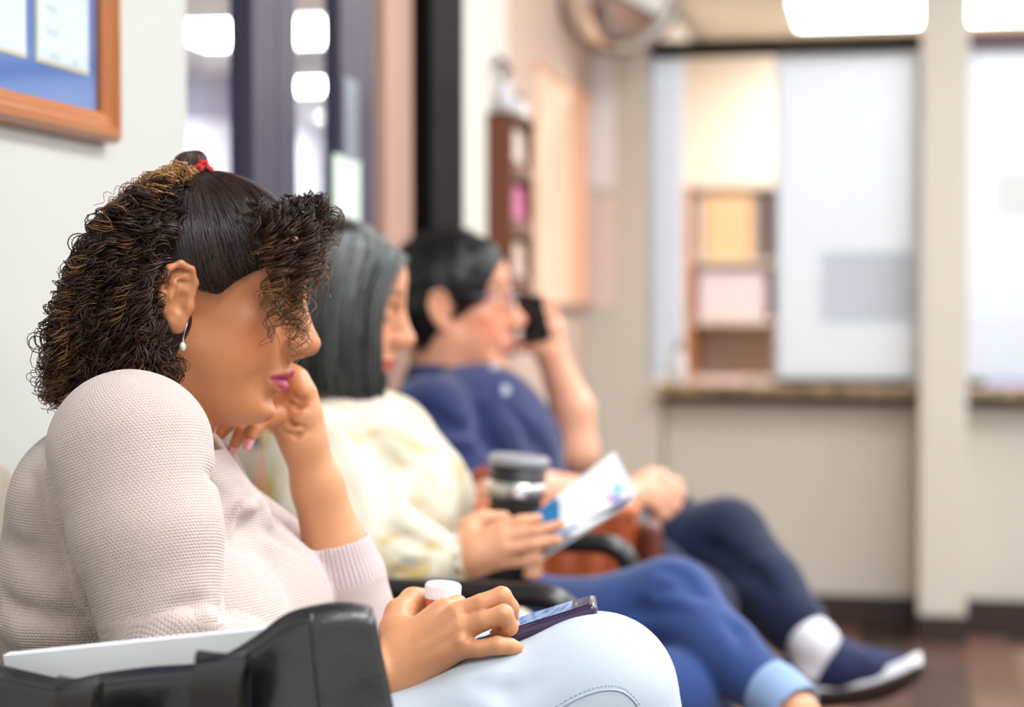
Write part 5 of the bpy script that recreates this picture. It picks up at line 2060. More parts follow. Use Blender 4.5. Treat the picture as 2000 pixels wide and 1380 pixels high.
# ---- earring
lobe = at(365, 636, 1.632)
er = tube('earring', np.array([lobe + [0.001, -0.0, 0.004], lobe + [0.0015, -0.004, 0.001], lobe + [-0.0005, -0.005, -0.006], lobe + [-0.002, -0.004, -0.0125]]) - O1, 0.0006, m_alu, W1, 6)
Q = SDF()
Q.ell(lobe + [-0.0028, -0.004, -0.0195], (0.0032, 0.0032, 0.0044), 0.001)
v, f = Q.mesh(0.0007)
mesh_obj('pearl', v - O1, f, mat('pearl', (228, 224, 218), 0.18, coat=0.6), er, True)
Q = SDF()
for k in range(3):
    Q.ell(lobe + [-0.002 - 0.0002 * k, -0.004, -0.0105 - 0.0022 * k], (0.0011, 0.0011, 0.0011), 0.0005)
v, f = Q.mesh(0.0005)
mesh_obj('silver_beads', v - O1, f, m_alu, er, True)
tag(W1, 'seated person in pale pink sweater resting chin on fist, looking at a phone', 'person')
# ================================================================== woman in the cream blouse
W2 = empty('person', (0.30, Y2, 0.46))
O2 = np.array(W2.location)
YAW2, PIT2 = math.radians(12), math.radians(12)
RH2, RF2 = Rz(YAW2) @ Ry(PIT2), Rz(YAW2)
H2 = at(652, 612, Y2)
HS2 = 0.98
base2 = (208, 148, 112)
m_skin2 = skin_mat('warm tan skin', base2)
B = SDF()
B.frame(RH2, H2, HS2)
head_prims(B, full=0.3, lids=1.0, ears=())
B.frame()
nk2 = j(600, 800, Y2)
B.cone(H2 + RH2 @ np.array([-0.02, 0, -0.045]), nk2, 0.052, 0.058, 0.03)
sh2R, sh2L = j(612, 890, Y2 - 0.17), j(690, 905, Y2 + 0.15)
el2R, el2L = j(690, 1130, Y2 - 0.20), j(790, 1120, Y2 + 0.20)
B.cone(sh2R, sh2L, 0.05, 0.05, 0.03)
B.cone(nk2 + [0, 0, -0.03], j(600, 1150, Y2), 0.06, 0.11, 0.03)
B.cone(sh2R, el2R, 0.05, 0.038, 0.02)
B.cone(sh2L, el2L, 0.05, 0.038, 0.02)
wr2 = j(878, 1097, Y2 - 0.165)
B.chain([el2R, j(790, 1115, Y2 - 0.185), wr2], [0.038, 0.031, 0.0215], 0.012)
mc2 = [j(975, 1032, Y2 - 0.155), j(985, 1052, Y2 - 0.165), j(985, 1074, Y2 - 0.170), j(975, 1096, Y2 - 0.168)]
for p in mc2:
    B.chain([wr2, wr2 * 0.55 + p * 0.45, p], [0.020, 0.0170, 0.0112], 0.014)
fg2 = [([mc2[0], j(1018, 1018, Y2 - 0.150), j(1050, 1012, Y2 - 0.140)], [0.0110, 0.0090, 0.0072]),
       ([mc2[1], j(1045, 1038, Y2 - 0.160), j(1096, 1024, Y2 - 0.150)], [0.0110, 0.0090, 0.0070]),
       ([mc2[2], j(1042, 1064, Y2 - 0.165), j(1090, 1053, Y2 - 0.155)], [0.0106, 0.0088, 0.0068]),
       ([mc2[3], j(1022, 1096, Y2 - 0.160), j(1052, 1094, Y2 - 0.150)], [0.0096, 0.0080, 0.0064])]
for p, r in fg2:
    B.chain(p, r, 0.003)
B.chain([j(900, 1075, Y2 - 0.155), j(916, 1030, Y2 - 0.140), j(940, 1012, Y2 - 0.128), j(985, 1010, Y2 - 0.118)], [0.018, 0.0140, 0.0112, 0.0086], 0.010)
# far hand around the tumbler
wr2L = j(925, 1120, Y2 + 0.06)
B.chain([el2L, wr2L], [0.038, 0.022], 0.012)
B.chain([wr2L, j(975, 1110, Y2 + 0.055)], [0.020, 0.018], 0.012)
for q in range(4):
    yy = 1062 + q * 17
    B.chain([j(968, yy, Y2 + 0.062), j(1025, yy + 4, Y2 + 0.045), j(1047, yy + 8, Y2 + 0.005), j(1030, yy + 10, Y2 - 0.022)], [0.0105, 0.0092, 0.0086, 0.0070], 0.003)
B.chain([j(960, 1085, Y2 + 0.05), j(945, 1070, Y2 + 0.005), j(955, 1058, Y2 - 0.03)], [0.013, 0.0105, 0.0085], 0.006)
# ankle and foot of the crossed leg
kn2, an2 = j(1312, 1182, Y2 + 0.03), j(1556, 1392, Y2 - 0.13)
B.chain([an2 + (kn2 - an2) * 0.25, an2, an2 + [0.03, -0.01, -0.05]], [0.032, 0.027, 0.030], 0.015)
B.chain([an2 + [-0.02, 0, -0.05], an2 + [0.09, -0.01, -0.09], an2 + [0.17, -0.015, -0.125]], [0.030, 0.030, 0.018], 0.02)
bv, bf = B.mesh(0.0036)
L = (bv - H2) @ RH2 / HS2
cols = face_color(L, base2, (176, 62, 70), brow=(40, 26, 22), blush=0.3)
cols[np.linalg.norm(L, axis=1) > 0.16] = np.array(lin((214, 156, 120))[:3])
body2 = mesh_obj('body', bv - O2, bf, m_skin2, W2, True)
set_color(body2, cols)

# ---- blouse: cream with ochre print
t = NT('cream blouse print')
tc = t.n('ShaderNodeTexCoord')
nz = t.n('ShaderNodeTexNoise', i_Scale=9.0, i_Detail=3.0, i_Distortion=1.6)
t.l(tc.outputs['Object'], nz.inputs['Vector'])
rp = t.n('ShaderNodeValToRGB')
els = rp.color_ramp.elements
els[0].position, els[0].color = 0.53, lin((208, 201, 182))
els[1].position, els[1].color = 0.66, lin((190, 166, 104))
t.l(nz.outputs['Fac'], rp.inputs[0])
t.l(rp.outputs[0], t.b.inputs['Base Color'])
t.set(Roughness=0.8, Specular_IOR_Level=0.25)
S = SDF()
S.ell((0.25, Y2, 0.66), (0.135, 0.175, 0.16), 0.04)
S.ell((0.245, Y2, 0.78), (0.120, 0.17, 0.13), 0.04)
S.ell((0.225, Y2, 0.85), (0.09, 0.16, 0.075), 0.04)
for s_ in (-1, 1):
    S.ell((0.315, Y2 + s_ * 0.065, 0.765), (0.066, 0.07, 0.070), 0.04)
S.cone(sh2R, sh2L, 0.055, 0.055, 0.03)
S.cone(nk2 + [-0.01, 0, -0.05], j(640, 940, Y2), 0.058, 0.08, 0.03)
S.chain([sh2R, j(640, 1010, Y2 - 0.20), el2R + [0.01, 0, -0.005]], [0.066, 0.076, 0.070], 0.02)
S.chain([el2R + [0.01, 0, -0.005], j(790, 1090, Y2 - 0.19), j(850, 1098, Y2 - 0.172)], [0.075, 0.060, 0.036], 0.02)
S.chain([j(866, 1098, Y2 - 0.170), j(884, 1096, Y2 - 0.165)], [0.028, 0.032], 0.006)
S.chain([sh2L, el2L], [0.072, 0.060], 0.02)
S.chain([el2L, j(890, 1120, Y2 + 0.09)], [0.060, 0.036], 0.02)
on2 = caster(S)
folds(S, on2, [
    ('v', [(700, 830), (760, 900), (790, 980)], [0.004, 0.008, 0.003], 0.03),
    ('v', [(640, 850), (680, 950), (700, 1050)], [0.004, 0.009, 0.004], 0.03),
    ('r', [(720, 900), (770, 960), (800, 1040)], [0.005, 0.010, 0.004], 0.03),
    ('v', [(770, 1040), (820, 1060), (860, 1070)], [0.003, 0.007, 0.003], 0.02),
    ('v', [(760, 1130), (800, 1110), (850, 1100)], [0.003, 0.006, 0.002], 0.02)], Y2 - 0.2)
w3a, w3b = wob(25, 0.045, 0.0030), wob(26, 0.016, 0.0010)
S.disp = lambda P: w3a(P) + w3b(P)
S.cone(nk2 + [0.03, 0, 0.0], H2 + RH2 @ np.array([0.03, 0, -0.05]), 0.062, 0.075, 0.006, sub=True)
v, f = S.mesh(0.0055)
bl = mesh_obj('blouse', v - O2, f, t.m, W2, True)
# gathered cuff ruffle
ax0 = j(884, 1096, Y2 - 0.165) - j(850, 1098, Y2 - 0.172)
ax0 /= np.linalg.norm(ax0)
e1 = np.cross(ax0, [0, 0, 1.0])
e1 /= np.linalg.norm(e1)
e2 = np.cross(ax0, e1)
cc = j(872, 1097, Y2 - 0.168)
V, Fq = [], []
n_ = 72
for ri, (s_, r0) in enumerate(((-0.006, 0.026), (0.002, 0.0275), (0.010, 0.034), (0.016, 0.038), (0.0155, 0.036), (0.009, 0.031), (0.0, 0.0245))):
    for k in range(n_):
        a = 2 * math.pi * k / n_
        rr_ = r0 + (0.004 * math.sin(a * 11) + 0.0015 * math.sin(a * 23 + 1)) * (s_ + 0.006) / 0.02
        V.append(cc + ax0 * (s_ + 0.003 * math.sin(a * 7)) + (e1 * math.cos(a) + e2 * math.sin(a)) * rr_)
for i in range(6):
    for k in range(n_):
        k2 = (k + 1) % n_
        Fq.append((i * n_ + k, i * n_ + k2, (i + 1) * n_ + k2, (i + 1) * n_ + k))
mesh_obj('cuff_ruffle', np.array(V) - O2, Fq, t.m, bl, True)
# hem lying over the seat
Q = SDF()
Q.chain([(0.36, Y2 - 0.17, 0.60), (0.44, Y2 - 0.15, 0.615), (0.50, Y2 - 0.14, 0.60)], [0.05, 0.045, 0.03], 0.03)
Q.disp = wob(40, 0.02, 0.0016)
v, f = Q.mesh(0.005)
mesh_obj('hem', v - O2, f, t.m, bl, True)

# ---- jeans
m_den2 = denim_mat('mid blue denim', (44, 68, 122), 0.35, 7.0)
m_den2l = denim_mat('pale turned-up denim', (134, 160, 196), 0.15, 9.0)
S = SDF()
S.ell((0.26, Y2, 0.56), (0.14, 0.18, 0.11), 0.04)
S.chain([np.array([0.26, Y2 + 0.09, 0.58]), j(1130, 1240, Y2 + 0.05), kn2], [0.10, 0.078, 0.0660], 0.02)
cu2 = kn2 + (an2 - kn2) * 0.86
S.chain([kn2, kn2 + (an2 - kn2) * 0.45 + [-0.004, 0, 0.0], cu2], [0.0660, 0.050, 0.039], 0.02)
kn2b = j(1312, 1366, Y2 - 0.07)
S.chain([np.array([0.26, Y2 - 0.09, 0.57]), j(1000, 1330, Y2 - 0.09), kn2b, kn2b + [0.02, 0, -0.22], kn2b + [-0.02, 0.0, -0.40]], [0.10, 0.082, 0.068, 0.056, 0.045], 0.008)
on3 = caster(S)
folds(S, on3, [
    ('v', [(1180, 1215), (1250, 1190), (1330, 1195)], [0.002, 0.005, 0.002], 0.02),
    ('v', [(1290, 1150), (1340, 1140), (1370, 1160)], [0.002, 0.005, 0.002], 0.02),
    ('v', [(1300, 1110), (1340, 1120), (1365, 1150)], [0.002, 0.004, 0.002], 0.02),
    ('v', [(1420, 1210), (1440, 1230), (1450, 1260)], [0.002, 0.004, 0.002], 0.02)], Y2)
S.disp = wob(31, 0.04, 0.0014)
v, f = S.mesh(0.006)
je2 = mesh_obj('jeans', v - O2, f, m_den2, W2, True)
d_ = (an2 - kn2) / np.linalg.norm(an2 - kn2)
Q = SDF()
Q.cone(cu2 - d_ * 0.012, cu2 + d_ * 0.030, 0.0430, 0.0420, 0.004)
Q.cone(cu2 + d_ * 0.085, cu2 + d_ * 0.12, 0.062, 0.062, 0.003, sub=True)
Q.cone(cu2 - d_ * 0.02, cu2 + d_ * 0.10, 0.0340, 0.0340, 0.002, sub=True)
v, f = Q.mesh(0.004)
mesh_obj('turned_up_cuff', v - O2, f, m_den2l, je2, True)
Q = SDF()
fa = kn2b + [-0.02, 0.0, -0.42]
Q.chain([fa + [-0.03, 0, -0.035], fa + [0.08, 0, -0.04], fa + [0.16, 0, -0.045]], [0.034, 0.033, 0.024], 0.02)
Q.cone(fa, fa + [0, 0, 0.06], 0.036, 0.036, 0.01)
v, f = Q.mesh(0.006)
v[:, 2] = np.maximum(v[:, 2], 0.004)
m_flat = mat('black flat shoe', (28, 26, 28), 0.4)
mesh_obj('shoe', v - O2, f, m_flat, W2, True)
Q = SDF()
Q.chain([an2 + [-0.03, 0, -0.058], an2 + [0.09, -0.01, -0.098], an2 + [0.185, -0.015, -0.135]], [0.033, 0.034, 0.020], 0.02)
Q.cone(an2 + [0.02, -0.005, 0.0], an2 + [0.09, -0.01, -0.05], 0.036, 0.026, 0.01, sub=True)
v, f = Q.mesh(0.005)
mesh_obj('shoe', v - O2, f, m_flat, W2, True)

# ---- straight bob, black with silver streaks
m_hair2 = hair_mat('black and silver hair', 0.30)
rs = np.random.RandomState(21)


def hf2(px, py, y=0.0):
    return np.array([(px - 652) / 1330.0, y, -(py - 612) / 1330.0])


Q = SDF()
Q.frame(RH2, H2, HS2)
Q.ell((-0.012, 0, 0.050), (0.099, 0.080, 0.090), 0.01)
Q.ell((0.125, 0, -0.03), (0.06, 0.07, 0.10), 0.01, sub=True)
Q.ell((-0.030, 0, 0.0), (0.078, 0.080, 0.080), 0.03)
Q.frame(RF2, H2, 1.0)
for y in (-0.062, 0.062):
    Q.chain([hf2(680, 540, y), hf2(698, 640, y * 1.12), hf2(700, 735, y * 1.1)], [0.018, 0.018, 0.012], 0.02)
    Q.chain([hf2(640, 540, y), hf2(650, 650, y * 1.12), hf2(662, 730, y * 1.1)], [0.026, 0.026, 0.016], 0.02)
Q.chain([hf2(600, 560), hf2(590, 660), hf2(600, 720)], [0.06, 0.06, 0.045], 0.03)
v, f = Q.mesh(0.005)
o = mesh_obj('hair', v - O2, f, m_hair2, W2, True)
set_color(o, np.tile(np.array(lin((24, 24, 26))[:3]), (len(v), 1)))
EC2, ER2 = np.array([-0.012, 0, 0.050]), np.array([0.1025, 0.0825, 0.0925])
blk, sil = np.array(lin((16, 16, 18))[:3]), np.array(lin((150, 154, 154))[:3])
paths, radii, colsS = [], [], []
for i in range(1700):
    side = -1 if rs.rand() < 0.72 else 1
    a = rs.rand()
    # root along a parting from forehead to crown
    root = np.array([0.072 - 0.125 * a, side * 0.006 * rs.rand(), 0.0])
    root[2] = EC2[2] + ER2[2] * math.sqrt(max(0, 1 - ((root[0] - EC2[0]) / ER2[0]) ** 2))
    rootF = HS2 * (Ry(PIT2) @ root)
    pxe = np.interp(a, [0, 0.15, 0.5, 1.0], [746, 732, 680, 570]) + rs.normal() * 5
    midx = np.interp(a, [0, 0.15, 0.5, 1.0], [786, 758, 690, 585]) + rs.normal() * 5
    pye = np.interp(a, [0, 0.15, 0.5, 1.0], [770, 772, 762, 735]) + rs.normal() * 6
    lat = side * np.interp(a, [0, 0.3, 0.6, 1.0], [0.076, 0.100, 0.106, 0.07]) * rs.uniform(0.93, 1.04)
    pts = [rootF, hf2(midx + 2, np.interp(a, [0, 0.5, 1], [508, 486, 480]), lat * 0.70), hf2(midx * 0.35 + pxe * 0.65 - 6, 585, lat * 1.0), hf2(midx * 0.1 + pxe * 0.9 - 6, 680, lat * 1.06), hf2(pxe, pye, lat * 0.98)]
    P = catmull(np.array(pts), 26)
    P += (np.sin(np.linspace(0, 1, 26) * 9 + rs.rand() * 6) * 0.0008)[:, None]
    paths.append(H2 + P @ RF2.T)
    radii.append(np.linspace(1.0, 0.7, 26) * rs.uniform(0.0009, 0.0015))
    s_ = rs.rand() ** 1.5 * 0.95
    u = np.linspace(0, 1, 26)[:, None]
    m_ = np.clip(s_ * (1.2 - 0.95 * u), 0, 1)
    colsS.append(blk * (1 - m_) + sil * m_)
strands('hair_strands', paths, radii, colsS, m_hair2, W2, O2)
tag(W2, 'seated person with grey-streaked bob and cream blouse reading a leaflet', 'person')

# ---- leaflet in the hand
lf_ = empty('leaflet', tuple(j(1140, 1010, Y2 - 0.12)))
OL = np.array(lf_.location)
fo0, fo1 = j(1085, 1052, Y2 - 0.115), j(1243, 962, Y2 - 0.09)
A0, A1 = j(1045, 1003, Y2 - 0.05), j(1200, 881, Y2 - 0.02)
B0, B1 = j(1055, 1096, Y2 - 0.145), j(1228, 986, Y2 - 0.125)


def sheet(name, a, b, c, d, mt, parent, th=0.0008, u0=0, u1=1, v0=0, v1=1, lift=0.0):
    """thin panel a-b-c-d (bilinear), part of it by u,v range"""
    a, b, c, d = map(np.asarray, (a, b, c, d))

    def pt(u, v):
        return (a * (1 - u) + b * u) * (1 - v) + (d * (1 - u) + c * u) * v
    nn = np.cross(b - a, d - a)
    nn /= np.linalg.norm(nn)
    if nn @ (CAM - a) < 0:
        nn = -nn
    V_ = []
    for s_ in (lift, lift + th):
        for (u, v_) in ((u0, v0), (u1, v0), (u1, v1), (u0, v1)):
            V_.append(pt(u, v_) + nn * s_ - OL)
    return mesh_obj(name, V_, [(0, 1, 2, 3), (7, 6, 5, 4), (0, 4, 5, 1), (1, 5, 6, 2), (2, 6, 7, 3), (3, 7, 4, 0)], mt, parent)


m_pap = mat('coated white paper', (236, 240, 242), 0.35)
pA = sheet('page', fo0, fo1, A1, A0, m_pap, lf_)
sheet('blue_print', fo0, fo1, A1, A0, mat('blue print', (40, 118, 176), 0.35, noise=0.1, nscale=60), pA, 0.0002, 0.0, 0.26, 0.0, 1.0, 0.0008)
sheet('pink_print', fo0, fo1, A1, A0, mat('pink print', (226, 130, 200), 0.35), pA, 0.0002, 0.68, 0.76, 0.14, 0.34, 0.0008)
sheet('teal_print', fo0, fo1, A1, A0, mat('teal print', (150, 206, 212), 0.35), pA, 0.0002, 0.78, 0.90, 0.16, 0.40, 0.0008)
sheet('violet_print', fo0, fo1, A1, A0, mat('violet print', (120, 116, 206), 0.35), pA, 0.0002, 0.72, 0.84, 0.04, 0.13, 0.0008)
pB = sheet('page', fo0, fo1, B1, B0, m_pap, lf_)
sheet('photo_print', fo0, fo1, B1, B0, mat('dark photo print', (58, 64, 84), 0.35, noise=0.7, nscale=45), pB, 0.0002, 0.42, 0.97, 0.0, 0.95, 0.0008)
sheet('grey_print', fo0, fo1, B1, B0, mat('grey text print', (128, 134, 146), 0.4, noise=0.25, nscale=120), pB, 0.0002, 0.0, 0.41, 0.0, 0.95, 0.0008)
tag(lf_, 'folded white and blue leaflet held by the woman in cream', 'leaflet')
# ================================================================== man in the navy shirt
W3 = empty('person', (0.30, Y3, 0.46))
O3 = np.array(W3.location)
YAW3, PIT3 = math.radians(9), math.radians(-1)
RH3, RF3 = Rz(YAW3) @ Ry(PIT3), Rz(YAW3)
YH = 3.40
H3 = at(884, 612, YH)
HS3 = 1.10
base3 = (222, 158, 126)
m_skin3 = skin_mat('light skin', base3)
B = SDF()
B.frame(RH3, H3, HS3)
head_prims(B, full=0.5, male=True, lids=1.0)
B.frame()
nk3 = j(868, 735, YH)
B.cone(H3 + RH3 @ np.array([-0.02, 0, -0.05]), nk3, 0.062, 0.066, 0.03)
sh3R, sh3L = j(842, 815, YH - 0.17), j(960, 825, YH + 0.18)
el3R, el3L = j(905, 948, YH - 0.22), j(1122, 882, YH + 0.14)
B.cone(sh3R, sh3L, 0.055, 0.055, 0.03)
B.cone(nk3 + [0, 0, -0.03], j(880, 960, YH), 0.07, 0.11, 0.03)
B.cone(sh3R, el3R, 0.056, 0.046, 0.02)
B.cone(sh3L, el3L, 0.056, 0.044, 0.02)
wr3R = j(1222, 972, YH - 0.13)
B.chain([el3R, j(1040, 962, YH - 0.19), wr3R], [0.048, 0.042, 0.028], 0.015)
# near hand resting on the knee
B.chain([wr3R, j(1262, 962, YH - 0.10)], [0.026, 0.030], 0.014)
for q, (x1, y1, x2, y2, x3, y3) in enumerate(((1296, 938, 1322, 944, 1326, 966), (1300, 956, 1326, 966, 1322, 988), (1294, 972, 1316, 988, 1304, 1006), (1280, 984, 1296, 1004, 1280, 1012))):
    B.chain([j(1262, 950 + 9 * q, YH - 0.10 - 0.006 * q), j(x1, y1, YH - 0.09 - 0.008 * q), j(x2, y2, YH - 0.085 - 0.008 * q), j(x3, y3, YH - 0.085 - 0.008 * q)], [0.015, 0.0125, 0.0108, 0.0090], 0.004)
B.chain([j(1245, 945, YH - 0.095), j(1268, 928, YH - 0.075), j(1296, 926, YH - 0.06)], [0.018, 0.013, 0.010], 0.008)
# far arm: forearm up to the phone at the ear
wr3L = j(1076, 690, YH + 0.12)
B.chain([el3L, j(1118, 800, YH + 0.14), wr3L], [0.046, 0.042, 0.029], 0.015)
B.chain([wr3L, j(1070, 640, YH + 0.12), j(1060, 605, YH + 0.12)], [0.028, 0.030, 0.024], 0.014)
for q in range(4):
    y_ = 588 + 22 * q
    B.chain([j(1078, y_ + 10, YH + 0.135), j(1082 - 3 * q, y_, YH + 0.105), j(1062 - 4 * q, y_ - 2, YH + 0.08), j(1040 - 2 * q, y_ + 2, YH + 0.075)], [0.0135, 0.0118, 0.0108, 0.0090], 0.004)
B.chain([j(1065, 680, YH + 0.105), j(1040, 678, YH + 0.09), j(1018, 672, YH + 0.082)], [0.017, 0.0125, 0.0100], 0.008)
bv, bf = B.mesh(0.0045)
L = (bv - H3) @ RH3 / HS3
cols = face_color(L, base3, (204, 122, 108), brow=(30, 24, 24), blush=0.6)
cols[np.linalg.norm(L, axis=1) > 0.16] = np.array(lin((228, 170, 138))[:3])
body3 = mesh_obj('body', bv - O3, bf, m_skin3, W3, True)
set_color(body3, cols)

# ---- navy polo shirt
t = NT('navy pique')
tc = t.n('ShaderNodeTexCoord')
nz = t.n('ShaderNodeTexNoise', i_Scale=14.0, i_Detail=4.0)
t.l(tc.outputs['Object'], nz.inputs['Vector'])
mx = t.n('ShaderNodeMix', data_type='RGBA')
mx.inputs[6].default_value = lin((28, 38, 80))
mx.inputs[7].default_value = lin((36, 48, 96))
t.l(nz.outputs['Fac'], mx.inputs[0])
t.l(mx.outputs[2], t.b.inputs['Base Color'])
t.set(Roughness=0.85, Specular_IOR_Level=0.25)
t.b.inputs['Sheen Weight'].default_value = 0.25
m_polo = t.m
S = SDF()
xc = 0.245
S.ell((xc + 0.01, YH, 0.66), (0.140, 0.19, 0.15), 0.04)
S.ell((xc + 0.005, YH, 0.78), (0.130, 0.19, 0.12), 0.04)
S.ell((xc - 0.03, YH, 0.86), (0.100, 0.17, 0.08), 0.04)
S.cone(sh3R, sh3L, 0.060, 0.060, 0.03)
S.cone(nk3 + [-0.005, 0, -0.04], j(900, 860, YH), 0.066, 0.09, 0.03)
S.chain([sh3R, sh3R + (el3R - sh3R) * 0.80], [0.076, 0.074], 0.02)
S.chain([sh3L, sh3L + (el3L - sh3L) * 0.75], [0.072, 0.064], 0.02)
on4 = caster(S)
folds(S, on4, [
    ('v', [(935, 800), (950, 850), (985, 900)], [0.004, 0.010, 0.004], 0.03),
    ('v', [(860, 880), (920, 890), (970, 880)], [0.003, 0.007, 0.003], 0.03),
    ('v', [(830, 800), (880, 830), (930, 840)], [0.002, 0.006, 0.002], 0.03),
    ('v', [(1000, 800), (1040, 850), (1080, 900)], [0.003, 0.007, 0.003], 0.03)], YH - 0.15)
S.disp = wob(45, 0.05, 0.0028)
S.cone(nk3 + [0.02, 0, 0.01], H3 + RH3 @ np.array([0.02, 0, -0.05]), 0.068, 0.075, 0.006, sub=True)
v, f = S.mesh(0.006)
po = mesh_obj('polo_shirt', v - O3, f, m_polo, W3, True)
# collar: a folded band around the neck
V, Fq = [], []
cc = nk3 + np.array([0.006, 0, 0.0])
n_ = 48
rings = ((0.068, 0.010), (0.072, 0.026), (0.080, 0.020), (0.092, -0.016), (0.088, -0.020), (0.074, 0.010))
for (r0, z0) in rings:
    for k in range(n_):
        a = 2 * math.pi * k / n_
        dip = 0.034 * max(0, math.cos(a)) ** 2
        rr_ = r0 + (0.018 * max(0, math.cos(a)) ** 4 if r0 > 0.08 else 0)
        V.append(cc + np.array([rr_ * math.cos(a) * 0.95, rr_ * math.sin(a), z0 - dip - (0.02 if r0 > 0.09 else 0) * max(0, math.cos(a)) ** 4]))
for i in range(len(rings)):
    i2 = (i + 1) % len(rings)
    for k in range(n_):
        k2 = (k + 1) % n_
        Fq.append((i * n_ + k, i * n_ + k2, i2 * n_ + k2, i2 * n_ + k))
mesh_obj('collar', np.array(V) - O3, Fq, m_polo, po, True)
m_btn = mat('pale grey button', (176, 184, 198), 0.3)
for px, py in ((964, 724), (985, 766)):
    q = on4(px, py, -0.004)
    q = at(px, py, YH - 0.06) if q is None else q
    lathe('button', [(0.0, -0.003), (0.009, -0.003), (0.010, 0.0), (0.009, 0.002), (0.0, 0.001)], m_btn, po, 20, M4(Rz(-0.5) @ Ry(math.pi / 2), q - O3))
    lathe('button_rim', [(0.0098, -0.002), (0.0118, -0.002), (0.0118, 0.002), (0.0098, 0.002)], m_btn, po, 20, M4(Rz(-0.5) @ Ry(math.pi / 2), q - O3))

# ---- dark jeans, far leg crossed over the near one
m_den3 = denim_mat('dark indigo denim', (17, 29, 58), 0.4, 6.0)
m_den3b = m_den3
kn3, an3 = j(1420, 1050, YH + 0.06), j(1586, 1262, YH - 0.10)
S = SDF()
S.ell((0.28, YH, 0.56), (0.15, 0.19, 0.12), 0.04)
S.chain([np.array([0.30, YH + 0.08, 0.58]), j(1290, 1080, YH + 0.08), kn3], [0.105, 0.088, 0.0760], 0.03)
S.chain([kn3, kn3 + (an3 - kn3) * 0.5 + [0.0, 0, 0.004], kn3 + (an3 - kn3) * 0.80], [0.0740, 0.066, 0.058], 0.02)
kn3b = j(1360, 1185, YH - 0.08)
S.chain([np.array([0.30, YH - 0.09, 0.56]), j(1200, 1100, YH - 0.09), kn3b, kn3b + [0.02, 0, -0.22], kn3b + [0.0, 0.0, -0.38]], [0.10, 0.086, 0.072, 0.060, 0.05], 0.01)
on5 = caster(S)
folds(S, on5, [
    ('v', [(1330, 1080), (1390, 1070), (1440, 1090)], [0.003, 0.007, 0.003], 0.03),
    ('v', [(1430, 1110), (1470, 1120), (1500, 1150)], [0.003, 0.006, 0.003], 0.03)], YH)
S.disp = wob(51, 0.05, 0.0030)
v, f = S.mesh(0.0065)
mesh_obj('jeans', v - O3, f, m_den3, W3, True)
# sock and sneaker of the crossed leg
d_ = (an3 - kn3) / np.linalg.norm(an3 - kn3)
Q = SDF()
Q.chain([an3 - d_ * 0.06, j(1590, 1258, YH - 0.105), j(1584, 1300, YH - 0.10)], [0.042, 0.044, 0.043], 0.012)
Q.disp = wob(60, 0.012, 0.0008)
v, f = Q.mesh(0.005)
mesh_obj('sock', v - O3, f, mat('white sock', (222, 224, 230), 0.9, bump=0.4, bscale=300), W3, True)
m_canvas = mat('navy canvas', (22, 32, 74), 0.75, noise=0.15, nscale=60, bump=0.3, bscale=500)
m_sole = mat('white rubber', (222, 224, 228), 0.5)
m_out = mat('brown rubber outsole', (46, 34, 30), 0.7)
YS = YH - 0.10
Q = SDF()
Q.chain([j(1572, 1312, YS), j(1640, 1312, YS), j(1720, 1306, YS), j(1776, 1294, YS)], [0.035, 0.035, 0.029, 0.016], 0.02)
Q.chain([j(1566, 1300, YS), j(1640, 1290, YS), j(1690, 1302, YS)], [0.034, 0.036, 0.030], 0.02)
Q.cone(j(1586, 1240, YS), j(1584, 1285, YS), 0.038, 0.040, 0.006, sub=True)
v, f = Q.mesh(0.005)
shoe = mesh_obj('sneaker', v - O3, f, m_canvas, W3, True)
# sole: swept slab under the upper, tipped so that the edge and a little of the outsole show
sole = catmull(np.array([j(1545, 1356, YS), j(1620, 1358, YS), j(1700, 1348, YS), j(1760, 1326, YS), j(1802, 1300, YS)]), 30)
wd = np.interp(np.linspace(0, 1, 30), [0, 0.06, 0.3, 0.62, 0.85, 0.96, 1.0], [0.022, 0.034, 0.036, 0.044, 0.038, 0.022, 0.006])


def sole_slab(name, up0, up1, mt, grow=0.0):
    V_ = []
    side_ = np.array([-0.05, 0.86, -0.50])
    upv = np.array([-0.10, 0.50, 0.86])
    for k in range(30):
        for (s_, h_) in ((-1, up0), (1, up0), (1, up1), (-1, up1)):
            V_.append(sole[k] + side_ * s_ * (wd[k] + grow) + upv * h_ - O3)
    fs = [(0, 3, 2, 1), (116, 117, 118, 119)]
    for k in range(29):
        for q in range(4):
            q2 = (q + 1) % 4
            fs.append((4 * k + q, 4 * k + q2, 4 * k + 4 + q2, 4 * k + 4 + q))
    o_ = mesh_obj(name, V_, fs, mt, shoe, False)
    b_ = o_.modifiers.new('soft', 'BEVEL')
    b_.width = 0.003
    b_.segments = 2
    return o_


sole_slab('midsole', -0.002, 0.022, m_sole, 0.002)
sole_slab('outsole', -0.012, -0.002, m_out)
lace = [[j(1650 + 14 * k, 1272 + 5 * k, YS - 0.036), j(1656 + 14 * k, 1266 + 5 * k, YS - 0.01), j(1652 + 14 * k, 1264 + 5 * k, YS + 0.02)] for k in range(4)]
v, q = tube_arrays([catmull(p, 8) for p in lace], [0.003] * 4, 6)
mesh_obj('laces', v - O3, quads_to_faces(q), m_canvas, shoe, True)
Q = SDF()
fa = kn3b + [0.0, 0.0, -0.40]
Q.chain([fa + [-0.03, 0, -0.03], fa + [0.09, 0, -0.035], fa + [0.18, 0, -0.04]], [0.040, 0.038, 0.028], 0.02)
Q.cone(fa, fa + [0, 0, 0.05], 0.04, 0.04, 0.01)
v, f = Q.mesh(0.006)
v[:, 2] = np.maximum(v[:, 2], 0.004)
mesh_obj('sneaker', v - O3, f, m_canvas, W3, True)

